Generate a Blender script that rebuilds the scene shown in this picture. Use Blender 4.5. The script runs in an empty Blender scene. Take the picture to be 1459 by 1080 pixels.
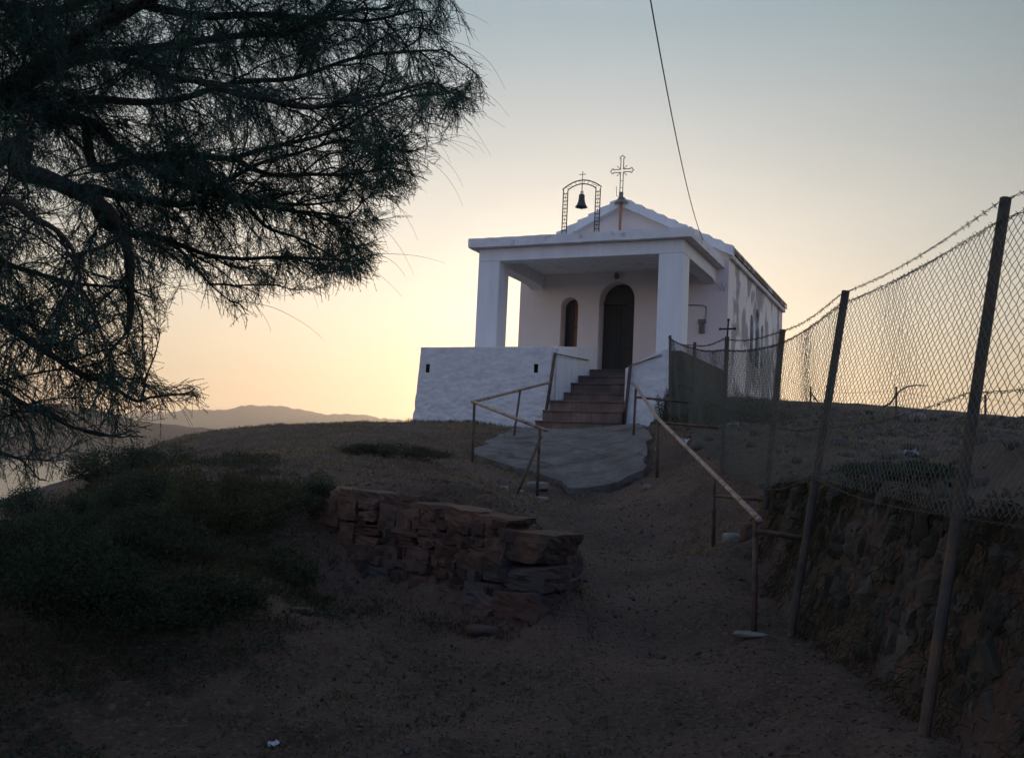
import bpy, bmesh, math, random
import numpy as np
from mathutils import Vector, Matrix, noise
random.seed(7); rng = np.random.default_rng(7)
R = math.radians
scn = bpy.context.scene
col = scn.collection

# ------------------------------------------------------------------ camera model
F = 1450.0; PITCH = R(5.153); ROLL = R(2.622); YAW = R(23.821); CX, CY = 3.970, 24.0
EYE = 1.6                                   # eye height over the ground at the camera
cp, sp, cr, sr = math.cos(PITCH), math.sin(PITCH), math.cos(ROLL), math.sin(ROLL)
def ray(px, py):
    u = (px-729.5)/F; v = (540-py)/F
    x = u*cr - v*sr; up = u*sr + v*cr
    return Vector((x, cp - sp*up, sp + cp*up))
def at(px, py, d):                          # point seen at photo pixel, d metres ahead
    r = ray(px, py); r = r*(d/r.y)
    return Vector((r.x, r.y, r.z+EYE))
def project(P):
    P = np.asarray(P); x, y, z = P[..., 0], P[..., 1], P[..., 2]-EYE
    fw = cp*y + sp*z; up = -sp*y + cp*z
    u = x*cr + up*sr; v = -x*sr + up*cr
    return np.stack([729.5+F*u/fw, 540-F*v/fw], -1)
cam = bpy.data.objects.new('camera', bpy.data.cameras.new('camera')); col.objects.link(cam)
fwd = Vector((0, cp, sp)); UP = Vector((0, -sp, cp)); X = Vector((1, 0, 0))
cr_ = X*cr + UP*sr; cu_ = -X*sr + UP*cr
m = Matrix((cr_, cu_, -fwd)).transposed().to_4x4(); m.translation = (0, 0, EYE)
cam.matrix_world = m
cam.data.sensor_width = 36; cam.data.lens = F/1459*36; cam.data.clip_start = .05; cam.data.clip_end = 20000
scn.camera = cam

# ------------------------------------------------------------------ materials
def lin(r, g, b):
    f = lambda c: (c/255/12.92) if c/255 <= .04045 else ((c/255+.055)/1.055)**2.4
    return (f(r), f(g), f(b), 1)
def mat(name, c1, c2=None, scale=6, rough=.85, bump=0, bscale=40, metal=0, detail=6, c3=None, s3=2, spec=.3, tint=False, stretch=None, lo=.35, hi=.65, lo3=.5, hi3=.62):
    M = bpy.data.materials.new(name); M.use_nodes = True
    nt = M.node_tree; N = nt.nodes; L = nt.links; b = N['Principled BSDF']
    b.inputs['Roughness'].default_value = rough; b.inputs['Metallic'].default_value = metal
    b.inputs['Specular IOR Level'].default_value = spec
    tc = N.new('ShaderNodeTexCoord'); vec = tc.outputs['Object']
    if stretch:
        mp = N.new('ShaderNodeMapping'); mp.inputs['Scale'].default_value = stretch; L.new(vec, mp.inputs['Vector']); vec = mp.outputs['Vector']
    c1 = tuple(c1)+(1,) if len(c1) == 3 else c1
    out = None
    if c2:
        c2 = tuple(c2)+(1,) if len(c2) == 3 else c2
        n = N.new('ShaderNodeTexNoise'); n.inputs['Scale'].default_value = scale; n.inputs['Detail'].default_value = detail; n.inputs['Roughness'].default_value = .65
        L.new(vec, n.inputs['Vector'])
        r = N.new('ShaderNodeValToRGB'); r.color_ramp.elements[0].position = lo; r.color_ramp.elements[1].position = hi
        r.color_ramp.elements[0].color = c1; r.color_ramp.elements[1].color = c2
        L.new(n.outputs['Fac'], r.inputs['Fac']); out = r.outputs['Color']
        if c3:
            n3 = N.new('ShaderNodeTexNoise'); n3.inputs['Scale'].default_value = s3; n3.inputs['Detail'].default_value = 8; L.new(vec, n3.inputs['Vector'])
            r3 = N.new('ShaderNodeValToRGB'); r3.color_ramp.elements[0].position = lo3; r3.color_ramp.elements[1].position = hi3
            L.new(n3.outputs['Fac'], r3.inputs['Fac'])
            mx = N.new('ShaderNodeMix'); mx.data_type = 'RGBA'; L.new(r3.outputs['Color'], mx.inputs['Factor']); L.new(out, mx.inputs[6]); mx.inputs[7].default_value = tuple(c3)+(1,)
            out = mx.outputs[2]
    if tint:
        a = N.new('ShaderNodeAttribute'); a.attribute_name = 'tint'
        mx = N.new('ShaderNodeMix'); mx.data_type = 'RGBA'; mx.blend_type = 'MULTIPLY'; mx.inputs['Factor'].default_value = 1
        if out: L.new(out, mx.inputs[6])
        else: mx.inputs[6].default_value = c1
        L.new(a.outputs['Color'], mx.inputs[7]); out = mx.outputs[2]
    if out: L.new(out, b.inputs['Base Color'])
    else: b.inputs['Base Color'].default_value = c1
    if bump:
        n = N.new('ShaderNodeTexNoise'); n.inputs['Scale'].default_value = bscale; n.inputs['Detail'].default_value = 8; n.inputs['Roughness'].default_value = .7
        L.new(vec, n.inputs['Vector'])
        bp = N.new('ShaderNodeBump'); bp.inputs['Strength'].default_value = bump; bp.inputs['Distance'].default_value = .03
        L.new(n.outputs['Fac'], bp.inputs['Height']); L.new(bp.outputs['Normal'], b.inputs['Normal'])
    return M
WHITE = mat('whitewash', (.67, .67, .67), (.76, .755, .75), 1.1, .9, .3, 30, c3=(.52, .51, .49), s3=2.6, stretch=(2.4, 2.4, .35), lo3=.60, hi3=.85)
WHITE_ROUGH = mat('rough_whitewash', (.56, .55, .55), (.72, .715, .71), 3.5, .92, .9, 26, c3=(.36, .345, .33), s3=7, lo3=.66, hi3=.80, stretch=(.8, .8, 1.5))
PINKISH = mat('porch_plaster', (.72, .62, .585), (.77, .67, .63), 1.2, .9, .12, 25)
STAINED = mat('stained_render', (.66, .61, .575), (.78, .73, .69), 2.2, .92, .5, 18, c3=(.33, .315, .30), s3=1.35, stretch=(1, 1, .62), lo3=.47, hi3=.53)
CONC_EDGE = mat('weathered_concrete', (.62, .61, .60), (.72, .71, .70), 3, .9, .4, 22, c3=(.34, .32, .3), s3=4, lo3=.6, hi3=.75)
STEP = mat('step_tile', (.135, .088, .070), (.195, .135, .110), 4.5, .8, .3, 20, c3=(.10, .078, .068), s3=1.6)
DOORWAY_SHADE = mat('doorway_interior_shade', (.012, .013, .014), (.022, .021, .020), 4, .55, .1, 30, stretch=(1, 1, .1))  # shade of the open doorway's interior put into the leaf colour
BROWN = mat('brown_wood', (.22, .085, .04), (.34, .14, .065), 5, .6, .15, 40, stretch=(3, 3, .25))
GLASS = mat('dark_glass', (.03, .032, .034), rough=.28, spec=.25)
IRON = mat('black_iron', (.02, .02, .022), (.045, .035, .03), 12, .6, .1, 60, metal=.4)
RUST = mat('rusty_pipe', (.07, .04, .03), (.13, .08, .06), 14, .65, .25, 60, metal=.25, c3=(.05, .03, .025), s3=7)
RUST_LIGHT = mat('worn_rail_pipe', (.22, .15, .12), (.34, .25, .21), 10, .42, .15, 60, metal=.4, c3=(.14, .07, .045), s3=6)
BRONZE = mat('bell_bronze', (.05, .05, .052), (.085, .08, .075), 8, .45, .1, 40, metal=.7)
TRANSOM = mat('dark_stained_wood', (.035, .022, .017), (.06, .038, .028), 5, .6, .15, 40)
RUST_POLE = mat('rusty_pole', (.34, .13, .06), (.45, .2, .1), 9, .8, .2, 40)
POST = mat('fence_post_paint', (.036, .036, .032), (.072, .062, .05), 9, .75, .3, 40, c3=(.10, .06, .038), s3=4, lo3=.48, hi3=.62)
WIRE = mat('galvanised_wire', (.055, .065, .06), (.10, .105, .09), 20, .5, metal=.5)
BARB = mat('barbed_wire_steel', (.04, .036, .034), (.075, .06, .05), 20, .6, metal=.4)
CABLE = mat('black_cable', (.02, .02, .022), rough=.6)
TERRA = mat('terracotta_tile', (.15, .095, .07), (.24, .16, .12), 3, .85, .3, 30, c3=(.5, .47, .44), s3=1.5)
STONE = mat('reddish_stone', (.072, .042, .033), (.125, .073, .056), 5, .92, .8, 22, c3=(.06, .052, .047), s3=2.2, tint=True)
GREYSTONE = mat('grey_rubble', (.05, .044, .038), (.105, .088, .074), 5, .92, .8, 22, c3=(.04, .04, .034), s3=2, tint=True)
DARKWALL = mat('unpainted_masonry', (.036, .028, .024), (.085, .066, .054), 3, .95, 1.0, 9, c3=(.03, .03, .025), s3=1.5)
PALE_ROCK = mat('pale_rock', (.15, .14, .135), (.26, .245, .235), 6, .9, .6, 18)
GREY_ROCK = mat('grey_rock', (.13, .12, .11), (.22, .2, .185), 6, .9, .7, 18)
PADM = mat('old_concrete', (.105, .095, .088), (.182, .168, .160), 5, .95, .8, 60, c3=(.075, .060, .050), s3=1.6, lo3=.46, hi3=.70, detail=10)
def cracks(M, scale, width, dark, flip=False):
    nt = M.node_tree; b = nt.nodes['Principled BSDF']; src = b.inputs['Base Color'].links[0].from_socket
    tc = nt.nodes.new('ShaderNodeTexCoord'); n = nt.nodes.new('ShaderNodeTexNoise'); n.inputs['Scale'].default_value = scale*2.5; n.inputs['Detail'].default_value = 6
    mx = nt.nodes.new('ShaderNodeMix'); mx.data_type = 'VECTOR'; mx.inputs['Factor'].default_value = .22; nt.links.new(tc.outputs['Object'], mx.inputs[4]); nt.links.new(n.outputs['Color'], mx.inputs[5])
    nt.links.new(tc.outputs['Object'], n.inputs['Vector'])
    v = nt.nodes.new('ShaderNodeTexVoronoi'); v.feature = 'DISTANCE_TO_EDGE'; v.inputs['Scale'].default_value = scale; nt.links.new(mx.outputs[1], v.inputs['Vector'])
    r = nt.nodes.new('ShaderNodeValToRGB'); r.color_ramp.elements[0].position = 0; r.color_ramp.elements[1].position = width; r.color_ramp.elements[0].color = (*dark, 1); r.color_ramp.elements[1].color = (1, 1, 1, 1)
    nt.links.new(v.outputs['Distance'], r.inputs['Fac'])
    m2 = nt.nodes.new('ShaderNodeMix'); m2.data_type = 'RGBA'; m2.blend_type = 'MULTIPLY'; m2.inputs['Factor'].default_value = 1; nt.links.new(src, m2.inputs[6]); nt.links.new(r.outputs['Color'], m2.inputs[7]); nt.links.new(m2.outputs[2], b.inputs['Base Color'])
cracks(PADM, .6, .010, (.45, .42, .4))
def tiles(M, w, h):
    nt = M.node_tree; b = nt.nodes['Principled BSDF']; src = b.inputs['Base Color'].links[0].from_socket
    tc = nt.nodes.new('ShaderNodeTexCoord'); se = nt.nodes.new('ShaderNodeSeparateXYZ'); co = nt.nodes.new('ShaderNodeCombineXYZ'); nt.links.new(tc.outputs['Object'], se.inputs[0]); nt.links.new(se.outputs['X'], co.inputs['X']); nt.links.new(se.outputs['Z'], co.inputs['Y'])
    br = nt.nodes.new('ShaderNodeTexBrick'); br.inputs['Scale'].default_value = 1; br.inputs['Brick Width'].default_value = w; br.inputs['Row Height'].default_value = h; br.inputs['Mortar Size'].default_value = .006; br.offset = .5
    br.inputs['Color1'].default_value = (1.15, 1.1, 1.05, 1); br.inputs['Color2'].default_value = (.78, .76, .75, 1); br.inputs['Mortar'].default_value = (.55, .52, .5, 1); nt.links.new(co.outputs[0], br.inputs['Vector'])
    m2 = nt.nodes.new('ShaderNodeMix'); m2.data_type = 'RGBA'; m2.blend_type = 'MULTIPLY'; m2.inputs['Factor'].default_value = 1; nt.links.new(src, m2.inputs[6]); nt.links.new(br.outputs['Color'], m2.inputs[7]); nt.links.new(m2.outputs[2], b.inputs['Base Color'])
tiles(STEP, .24, .26)
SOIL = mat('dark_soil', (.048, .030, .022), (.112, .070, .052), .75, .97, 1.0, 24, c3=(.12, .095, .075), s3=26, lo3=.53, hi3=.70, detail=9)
GRAVELM = mat('gravel_stone', (.05, .042, .036), (.095, .082, .072), 2, .95, .3, 60, tint=True)
DRYGRASS = mat('dry_grass', (.15, .12, .075), rough=.9, tint=True)
LEAF = mat('tamarisk_green', (.05, .14, .105), rough=.85, tint=True)
def see_through(M, f):
    nt = M.node_tree; b = nt.nodes['Principled BSDF']; o = nt.nodes['Material Output']; t = nt.nodes.new('ShaderNodeBsdfTranslucent'); x = nt.nodes.new('ShaderNodeMixShader'); x.inputs[0].default_value = f
    nt.links.new(b.inputs['Base Color'].links[0].from_socket, t.inputs['Color']); nt.links.new(b.outputs[0], x.inputs[1]); nt.links.new(t.outputs[0], x.inputs[2]); nt.links.new(x.outputs[0], o.inputs['Surface'])
see_through(LEAF, .45)
SHRUBM = mat('shrub_leaf', (.046, .056, .038), rough=.85, tint=True)
see_through(SHRUBM, .25); see_through(DRYGRASS, .3)
BARK = mat('dark_bark', (.03, .024, .02), (.06, .048, .04), 14, .95, .8, 40)
HILLM = mat('scrub_hill', (.022, .019, .013), (.06, .044, .032), .035, .98, 0, detail=10)
SEAM = mat('sea_water', (.03, .045, .055), rough=.12, spec=.5)
BOXM = mat('pale_painted_metal', (.55, .56, .58), (.65, .65, .66), 5, .6)
LITTER = mat('white_plastic', (.46, .48, .52), (.36, .38, .42), 8, .6)
SHEETM = mat('faded_blue_sheet', (.14, .165, .20), (.20, .225, .26), 6, .7)

# ------------------------------------------------------------------ object helpers
def tag(o, label=None, cat=None, group=None, kind=None):
    if label: o['label'] = label
    if cat: o['category'] = cat
    if group: o['group'] = group
    if kind: o['kind'] = kind
    return o
def empty(name, loc=(0, 0, 0), rz=0):
    o = bpy.data.objects.new(name, None); col.objects.link(o); o.location = loc; o.rotation_euler = (0, 0, rz); o.empty_display_size = .2
    return o
class MB:
    def __init__(s): s.v = []; s.f = []; s.t = []; s.cur = (1, 1, 1)
    def add(s, vs, fs):
        o = len(s.v); s.v += [tuple(v) for v in vs]; s.f += [tuple(i+o for i in f) for f in fs]; s.t += [s.cur]*len(vs)
        return s
    def box(s, a, b):
        x0, y0, z0 = a; x1, y1, z1 = b
        return s.add([(x0, y0, z0), (x1, y0, z0), (x1, y1, z0), (x0, y1, z0), (x0, y0, z1), (x1, y0, z1), (x1, y1, z1), (x0, y1, z1)],
              [(3, 2, 1, 0), (4, 5, 6, 7), (0, 1, 5, 4), (1, 2, 6, 5), (2, 3, 7, 6), (3, 0, 4, 7)])
    def tube(s, pts, r, n=8, cap=True):
        pts = [Vector(p) for p in pts]; rs = r if isinstance(r, (list, tuple)) else [r]*len(pts)
        vs = []; prev = None
        for i, p in enumerate(pts):
            t = (pts[min(i+1, len(pts)-1)]-pts[max(i-1, 0)])
            t = t.normalized() if t.length > 1e-9 else Vector((0, 0, 1))
            if prev is None: a = t.orthogonal().normalized()
            else:
                a = prev - t*prev.dot(t); a = a.normalized() if a.length > 1e-6 else t.orthogonal().normalized()
            prev = a; b = t.cross(a)
            for k in range(n):
                w = 2*math.pi*k/n; vs.append(p+(a*math.cos(w)+b*math.sin(w))*rs[i])
        fs = []
        for i in range(len(pts)-1):
            for k in range(n):
                k2 = (k+1) % n; fs.append((i*n+k, i*n+k2, (i+1)*n+k2, (i+1)*n+k))
        if cap: fs.append(tuple(range(n-1, -1, -1))); fs.append(tuple((len(pts)-1)*n+k for k in range(n)))
        return s.add(vs, fs)
    def lathe(s, prof, n=20, c=(0, 0, 0)):
        vs = []; fs = []
        for r, z in prof:
            for k in range(n): w = 2*math.pi*k/n; vs.append((c[0]+r*math.cos(w), c[1]+r*math.sin(w), c[2]+z))
        for i in range(len(prof)-1):
            for k in range(n): k2 = (k+1) % n; fs.append((i*n+k, i*n+k2, (i+1)*n+k2, (i+1)*n+k))
        return s.add(vs, fs)
    def rock(s, c, size, sub=2, jag=.18, rz=0, boxy=.5, seed=None, tilt=0):
        bm = bmesh.new(); bmesh.ops.create_icosphere(bm, subdivisions=sub, radius=1)
        sd = Vector((random.random()*50, random.random()*50, random.random()*50))
        rot = Matrix.Rotation(rz, 3, 'Z') @ Matrix.Rotation(tilt, 3, 'X')
        for v in bm.verts:
            p = v.co.copy(); mx = max(abs(p.x), abs(p.y), abs(p.z)); p = p*(1-boxy)+(p/mx*.86)*boxy
            p *= 1+jag*noise.noise(p*1.4+sd)+jag*.45*noise.noise(p*3.7+sd)
            v.co = rot @ Vector((p.x*size[0], p.y*size[1], p.z*size[2]))+Vector(c)
        bm.verts.index_update()
        s.add([v.co[:] for v in bm.verts], [[v.index for v in f.verts] for f in bm.faces]); bm.free()
        return s
    def block(s, c, size, rz=0, tilt=0, jag=.15, cuts=5, chip=.24):
        bm = bmesh.new(); bmesh.ops.create_cube(bm, size=2); bmesh.ops.subdivide_edges(bm, edges=bm.edges[:], cuts=cuts, use_grid_fill=True)
        sd = Vector((random.random()*90, random.random()*90, random.random()*90)); rot = Matrix.Rotation(rz, 3, 'Z') @ Matrix.Rotation(tilt, 3, 'Y')
        sk = [random.uniform(-.14, .14) for _ in range(4)]
        pl = []
        for _ in range(4):
            n = Vector((random.choice((-1, 1))*random.uniform(.3, 1), random.choice((-1, 1))*random.uniform(.3, 1), random.choice((-1, 1))*random.uniform(.3, 1))).normalized(); pl.append((n, sum(abs(q) for q in n)*(1-random.uniform(.03, chip))))
        for v in bm.verts:
            p = v.co.copy(); r = p.length; p = p*.93+p/r*.07*1.2
            p.x += sk[0]*p.z; p.z += sk[1]*p.x; p.x *= 1+sk[2]*p.z; p.z *= 1+sk[3]*p.x
            for n, d in pl:
                e = p.dot(n)-d
                if e > 0: p -= n*e*.95
            p += jag*.6*noise.noise_vector(p*1.3+sd)+jag*.5*noise.noise_vector(p*4+sd)+jag*.28*noise.noise_vector(p*10+sd)
            v.co = rot @ Vector((p.x*size[0], p.y*size[1], p.z*size[2]))+Vector(c)
        bm.verts.index_update(); s.add([v.co[:] for v in bm.verts], [[v.index for v in f.verts] for f in bm.faces]); bm.free()
        return s
    def build(s, name, M, parent=None, smooth=False, bevel=0, tint=False):
        me = bpy.data.meshes.new(name); me.from_pydata(s.v, [], s.f); me.update()
        bm = bmesh.new(); bm.from_mesh(me); bmesh.ops.recalc_face_normals(bm, faces=bm.faces[:]); bm.to_mesh(me); bm.free()
        me.materials.append(M)
        if smooth: me.polygons.foreach_set('use_smooth', [True]*len(me.polygons))
        if tint:
            a = me.color_attributes.new('tint', 'FLOAT_COLOR', 'POINT'); a.data.foreach_set('color', [c for t in s.t for c in (*t, 1)])
        o = bpy.data.objects.new(name, me); col.objects.link(o)
        if parent: o.parent = parent
        if bevel:
            b = o.modifiers.new('bevel', 'BEVEL'); b.width = bevel; b.segments = 2; b.limit_method = 'ANGLE'
        return o
def fast_mesh(name, V, Fq, M, parent=None, tint=None, smooth=False):
    V = np.asarray(V, np.float32); Fq = np.asarray(Fq, np.int32); n = Fq.shape[1]
    me = bpy.data.meshes.new(name); me.vertices.add(len(V)); me.vertices.foreach_set('co', V.ravel())
    me.loops.add(Fq.size); me.loops.foreach_set('vertex_index', Fq.ravel())
    me.polygons.add(len(Fq)); me.polygons.foreach_set('loop_start', np.arange(0, Fq.size, n, dtype=np.int32))
    if smooth: me.polygons.foreach_set('use_smooth', np.ones(len(Fq), bool))
    me.update(calc_edges=True); me.validate(); me.materials.append(M)
    if tint is not None:
        a = me.color_attributes.new('tint', 'FLOAT_COLOR', 'POINT')
        t = np.ones((len(V), 4), np.float32); t[:, :3] = tint; a.data.foreach_set('color', t.ravel())
    o = bpy.data.objects.new(name, me); col.objects.link(o)
    if parent: o.parent = parent
    return o
def blades(P, D, L, W, bend=0.25):
    """leaf blades: base P, direction D (unit), length L, width W -> verts, quads (pointed)"""
    n = len(P); S = rng.normal(size=(n, 3)); S -= (S*D).sum(1, keepdims=True)*D; S /= np.linalg.norm(S, axis=1, keepdims=True)+1e-9
    L = np.asarray(L)[:, None]; W = np.asarray(W)[:, None]
    up = np.cross(D, S)
    mid = P+D*L*.5+up*L*bend*.3
    v = np.stack([P, mid+S*W*.5, P+D*L-np.array([0, 0, 1])*L*bend*.3, mid-S*W*.5], 1).reshape(-1, 3)
    f = np.arange(4*n).reshape(n, 4)
    return v, f
def prism_tubes(A, B, ra, rb):
    """3-sided tubes between arrays of points"""
    D = B-A; D /= np.linalg.norm(D, axis=1, keepdims=True)+1e-9
    ref = np.where(np.abs(D[:, 2:3]) > .9, np.array([[1., 0, 0]]), np.array([[0, 0, 1.]]))
    U = np.cross(D, ref); U /= np.linalg.norm(U, axis=1, keepdims=True)+1e-9; Wd = np.cross(D, U)
    ra = np.broadcast_to(np.asarray(ra, float), (len(A),))[:, None]; rb = np.broadcast_to(np.asarray(rb, float), (len(A),))[:, None]
    vs = []
    for k in range(3):
        c, s_ = math.cos(2.094*k), math.sin(2.094*k); o = U*c+Wd*s_
        vs += [A+o*ra, B+o*rb]
    v = np.stack(vs, 1).reshape(-1, 3); b = np.arange(len(A))[:, None]*6
    f = np.concatenate([b+np.array([[0, 2, 3, 1]]), b+np.array([[2, 4, 5, 3]]), b+np.array([[4, 0, 1, 5]])])
    return v, f

# ------------------------------------------------------------------ terrain
def loc2w(Xl, Yl, z=0):
    c, s = math.cos(YAW), math.sin(YAW)
    return Vector((CX+Xl*c+Yl*s, CY-Xl*s+Yl*c, z))
ctrl = []
def cpx(px, py, d): p = at(px, py, d); ctrl.append((p.x, p.y, p.z))
for a in [(0, 1080, 5.6), (250, 1080, 5.7), (700, 1080, 5.75), (1100, 1080, 5.6),
          (100, 940, 6.6), (400, 960, 7.0), (700, 985, 7.2), (950, 950, 7.4), (1075, 915, 8.0), (1190, 960, 6.6),
          (1016, 785, 11.5), (936, 680, 15), (902, 628, 18), (850, 800, 10.6), (850, 715, 14.6), (900, 740, 13),
          (676, 662, 16.5), (767, 712, 14.5), (733, 630, 19), (600, 606, 24.6), (592, 606, 25.5),
          (640, 720, 12.2), (560, 690, 12.6), (600, 655, 15), (520, 650, 16), (700, 700, 13.5),
          (500, 900, 8.0), (820, 830, 9.6),
          (470, 712, 10.3), (540, 712, 10.15), (600, 716, 9.9), (660, 728, 9.55), (705, 740, 9.25), (490, 856, 9.35), (560, 872, 9.0), (640, 884, 8.65), (700, 898, 8.3), (770, 885, 8.3), (800, 790, 9.6),
         (440, 700, 12), (340, 620, 24), (450, 612, 24.5), (250, 632, 22), (210, 640, 20), (300, 660, 16), (400, 650, 17),
          (300, 740, 11), (200, 690, 14), (130, 695, 12.5), (85, 745, 13), (30, 785, 13.5), (-60, 830, 12), (250, 820, 8.2), (380, 820, 8.6), (80, 780, 9), (120, 850, 7.4), (0, 868, 6.8), (20, 790, 10)]:
    cpx(*a)
# bank and the field behind the fence
for a in [(1440, 770, 5.0), (1395, 740, 5.8), (1215, 690, 8.2), (1110, 692, 10.6), (1029, 668, 13.5), (984, 612, 17.4), (958, 605, 20.5),
          (1459, 609, 22), (1300, 597, 24), (1180, 584, 28), (1111, 573, 33), (1037, 569, 27), (1300, 680, 11), (1200, 650, 14), (1060, 620, 19),
          (1400, 640, 15), (1459, 690, 9)]:
    cpx(*a)
for x, y, z in [(0, 2, 0), (-6, 2, .1), (2, 2, .05), (2.0, 4, .2), (2.05, 5.4, .33), (0, -6, -.1), (-8, -6, -.2), (8, -6, .9), (3.2, 3.6, 1.45), (3.3, 1, 1.4), (6, 4, 1.6), (12, 8, 2.0), (14, 0, 1.7),
                (25, 25, 3.0), (40, 20, 2.5), (25, 50, 1.5), (4, 45, 3.2), (-6, 45, 0), (-12, 40, -1.5), (-14, 26, -.2), (-12, 18, -2.4), (-11, 12, -2.6), (-9, 8, -1.3), (-10, 4, 0), (-16, 12, -4.5), (-20, 22, -4),
                (-20, 4, -3.5), (-28, 12, -8), (-30, 30, -8), (0, -30, -.5), (30, -20, 1), (-30, -20, -5), (0, 70, -5), (40, 60, -2)]:
    ctrl.append((x, y, z))
for Xl, Yl, z in [(-6, 4, 2.4), (-2.5, 0, 2.4), (-6.2, -1.6, EYE+1.05), (-4.5, -1.7, EYE+1.04), (-.5, -1.7, EYE+.93), (-1.8, -2.2, EYE+.86), (-2.9, -2.0, EYE+.90), (-.7, -2.3, EYE+.84), (.5, 1, EYE+1.35), (.6, 3, EYE+1.95), (.7, 8, EYE+2.4), (-2.5, 9, 3.6), (-5.8, 12, 3.0), (-7.5, 3, 2.2)]:
    p = loc2w(Xl, Yl, z); ctrl.append(tuple(p))
C = np.array(ctrl)
def tps_k(d2): return np.where(d2 > 1e-12, .5*d2*np.log(np.maximum(d2, 1e-12)), 0)
n_ = len(C); d2 = ((C[:, None, :2]-C[None, :, :2])**2).sum(-1)
A_ = np.zeros((n_+3, n_+3)); A_[:n_, :n_] = tps_k(d2)+np.eye(n_)*.02; A_[:n_, n_] = 1; A_[:n_, n_+1:] = C[:, :2]; A_[n_, :n_] = 1; A_[n_+1:, :n_] = C[:, :2].T
W_ = np.linalg.solve(A_, np.concatenate([C[:, 2], np.zeros(3)]))
def sm(a, b, x): t = np.clip((x-a)/(b-a), 0, 1); return t*t*(3-2*t)
def bank_x(y): return np.interp(y, [0, 4, 5.5, 8, 10.3, 13.5, 18], [2.45, 2.35, 2.30, 2.32, 2.48, 2.75, 3.0])
def ground_np(x, y):
    x = np.asarray(x, float); y = np.asarray(y, float); sh = x.shape; x = x.ravel(); y = y.ravel(); out = np.empty(len(x))
    for i in range(0, len(x), 20000):
        a = x[i:i+20000]; b = y[i:i+20000]
        dd = (a[:, None]-C[None, :, 0])**2+(b[:, None]-C[None, :, 1])**2
        out[i:i+20000] = tps_k(dd) @ W_[:n_] + W_[n_]+W_[n_+1]*a+W_[n_+2]*b
    # steep little bank under the fence
    bx = bank_x(y); k = np.interp(y, [-4, 3, 9, 12, 14], [1, 1, 1, .35, 0])
    low = np.interp(y, [2, 5.4, 8, 10.3, 11.5, 14], [.05, .33, .42, .62, .85, 1.3]); high = np.interp(y, [2, 5, 8, 10.3, 12, 14], [1.45, 1.47, 1.66, 1.6, 1.65, 1.75])
    t = sm(0, .42, x-bx); w = k*sm(1.3, .0, np.abs(x-bx-.2)-.15)*sm(-4, 0, y)
    out = out*(1-w)+(low*(1-t)+high*t)*w
    r = np.hypot(x-4, y-15); out = out*(1-sm(45, 95, r))+(-16)*sm(45, 95, r)
    return out.reshape(sh)
def gz(x, y): return float(ground_np(np.array([x]), np.array([y]))[0])
def axis(lo, a, b, hi, step, growth=1.14):
    c = list(np.arange(a, b+1e-6, step)); s = step; x = a
    l = []
    while x > lo: s *= growth; x -= s; l.append(x)
    s = step; x = c[-1]; r = []
    while x < hi: s *= growth; x += s; r.append(x)
    return np.array(l[::-1]+c+r)
gx = axis(-140, -7.5, 7.5, 140, .07); gy = axis(-60, 3.6, 27, 150, .075)
GX, GY = np.meshgrid(gx, gy); GZ = ground_np(GX, GY)
def fbm(x, y, s, oct=4, sd=0):
    o = np.zeros(x.size); xs = x.ravel(); ys = y.ravel()
    for i in range(xs.size): o[i] = noise.fractal(Vector((xs[i]*s+sd, ys[i]*s-sd, sd)), .9, 2.1, oct)
    return o.reshape(x.shape)
near = sm(60, 20, np.hypot(GX, GY-12))
offp = sm(.5, 1.3, np.abs(GX-np.interp(GY, [4, 8, 12, 16, 20], [0, .9, 1.4, 1.6, 1.8])))
GZ = GZ+near*offp*(.045*np.abs(fbm(GX, GY, 1.7, 4, 11.3))+.02*fbm(GX, GY, 5.5, 3, 2.3))+near*(.03*fbm(GX, GY, .8, 3)+.028*fbm(GX, GY, 3.2, 4, 7.7)+.012*np.abs(fbm(GX, GY, 9, 2, 3.1)))
def surf_np(x, y):
    x = np.asarray(x, float); y = np.asarray(y, float); i = np.clip(np.searchsorted(gx, x)-1, 0, len(gx)-2); j = np.clip(np.searchsorted(gy, y)-1, 0, len(gy)-2)
    u = np.clip((x-gx[i])/(gx[i+1]-gx[i]), 0, 1); v = np.clip((y-gy[j])/(gy[j+1]-gy[j]), 0, 1)
    return (GZ[j, i]*(1-u)+GZ[j, i+1]*u)*(1-v)+(GZ[j+1, i]*(1-u)+GZ[j+1, i+1]*u)*v
def gz(x, y): return float(surf_np(np.array([x]), np.array([y]))[0])
ny, nx = GX.shape
idx = np.arange(nx*ny).reshape(ny, nx)
q = np.stack([idx[:-1, :-1], idx[:-1, 1:], idx[1:, 1:], idx[1:, :-1]], -1).reshape(-1, 4)
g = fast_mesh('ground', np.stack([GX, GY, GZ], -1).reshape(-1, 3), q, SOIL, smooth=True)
tag(g, 'dark stony soil of the hillside and the trodden path up to the chapel', 'ground', kind='structure')

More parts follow.
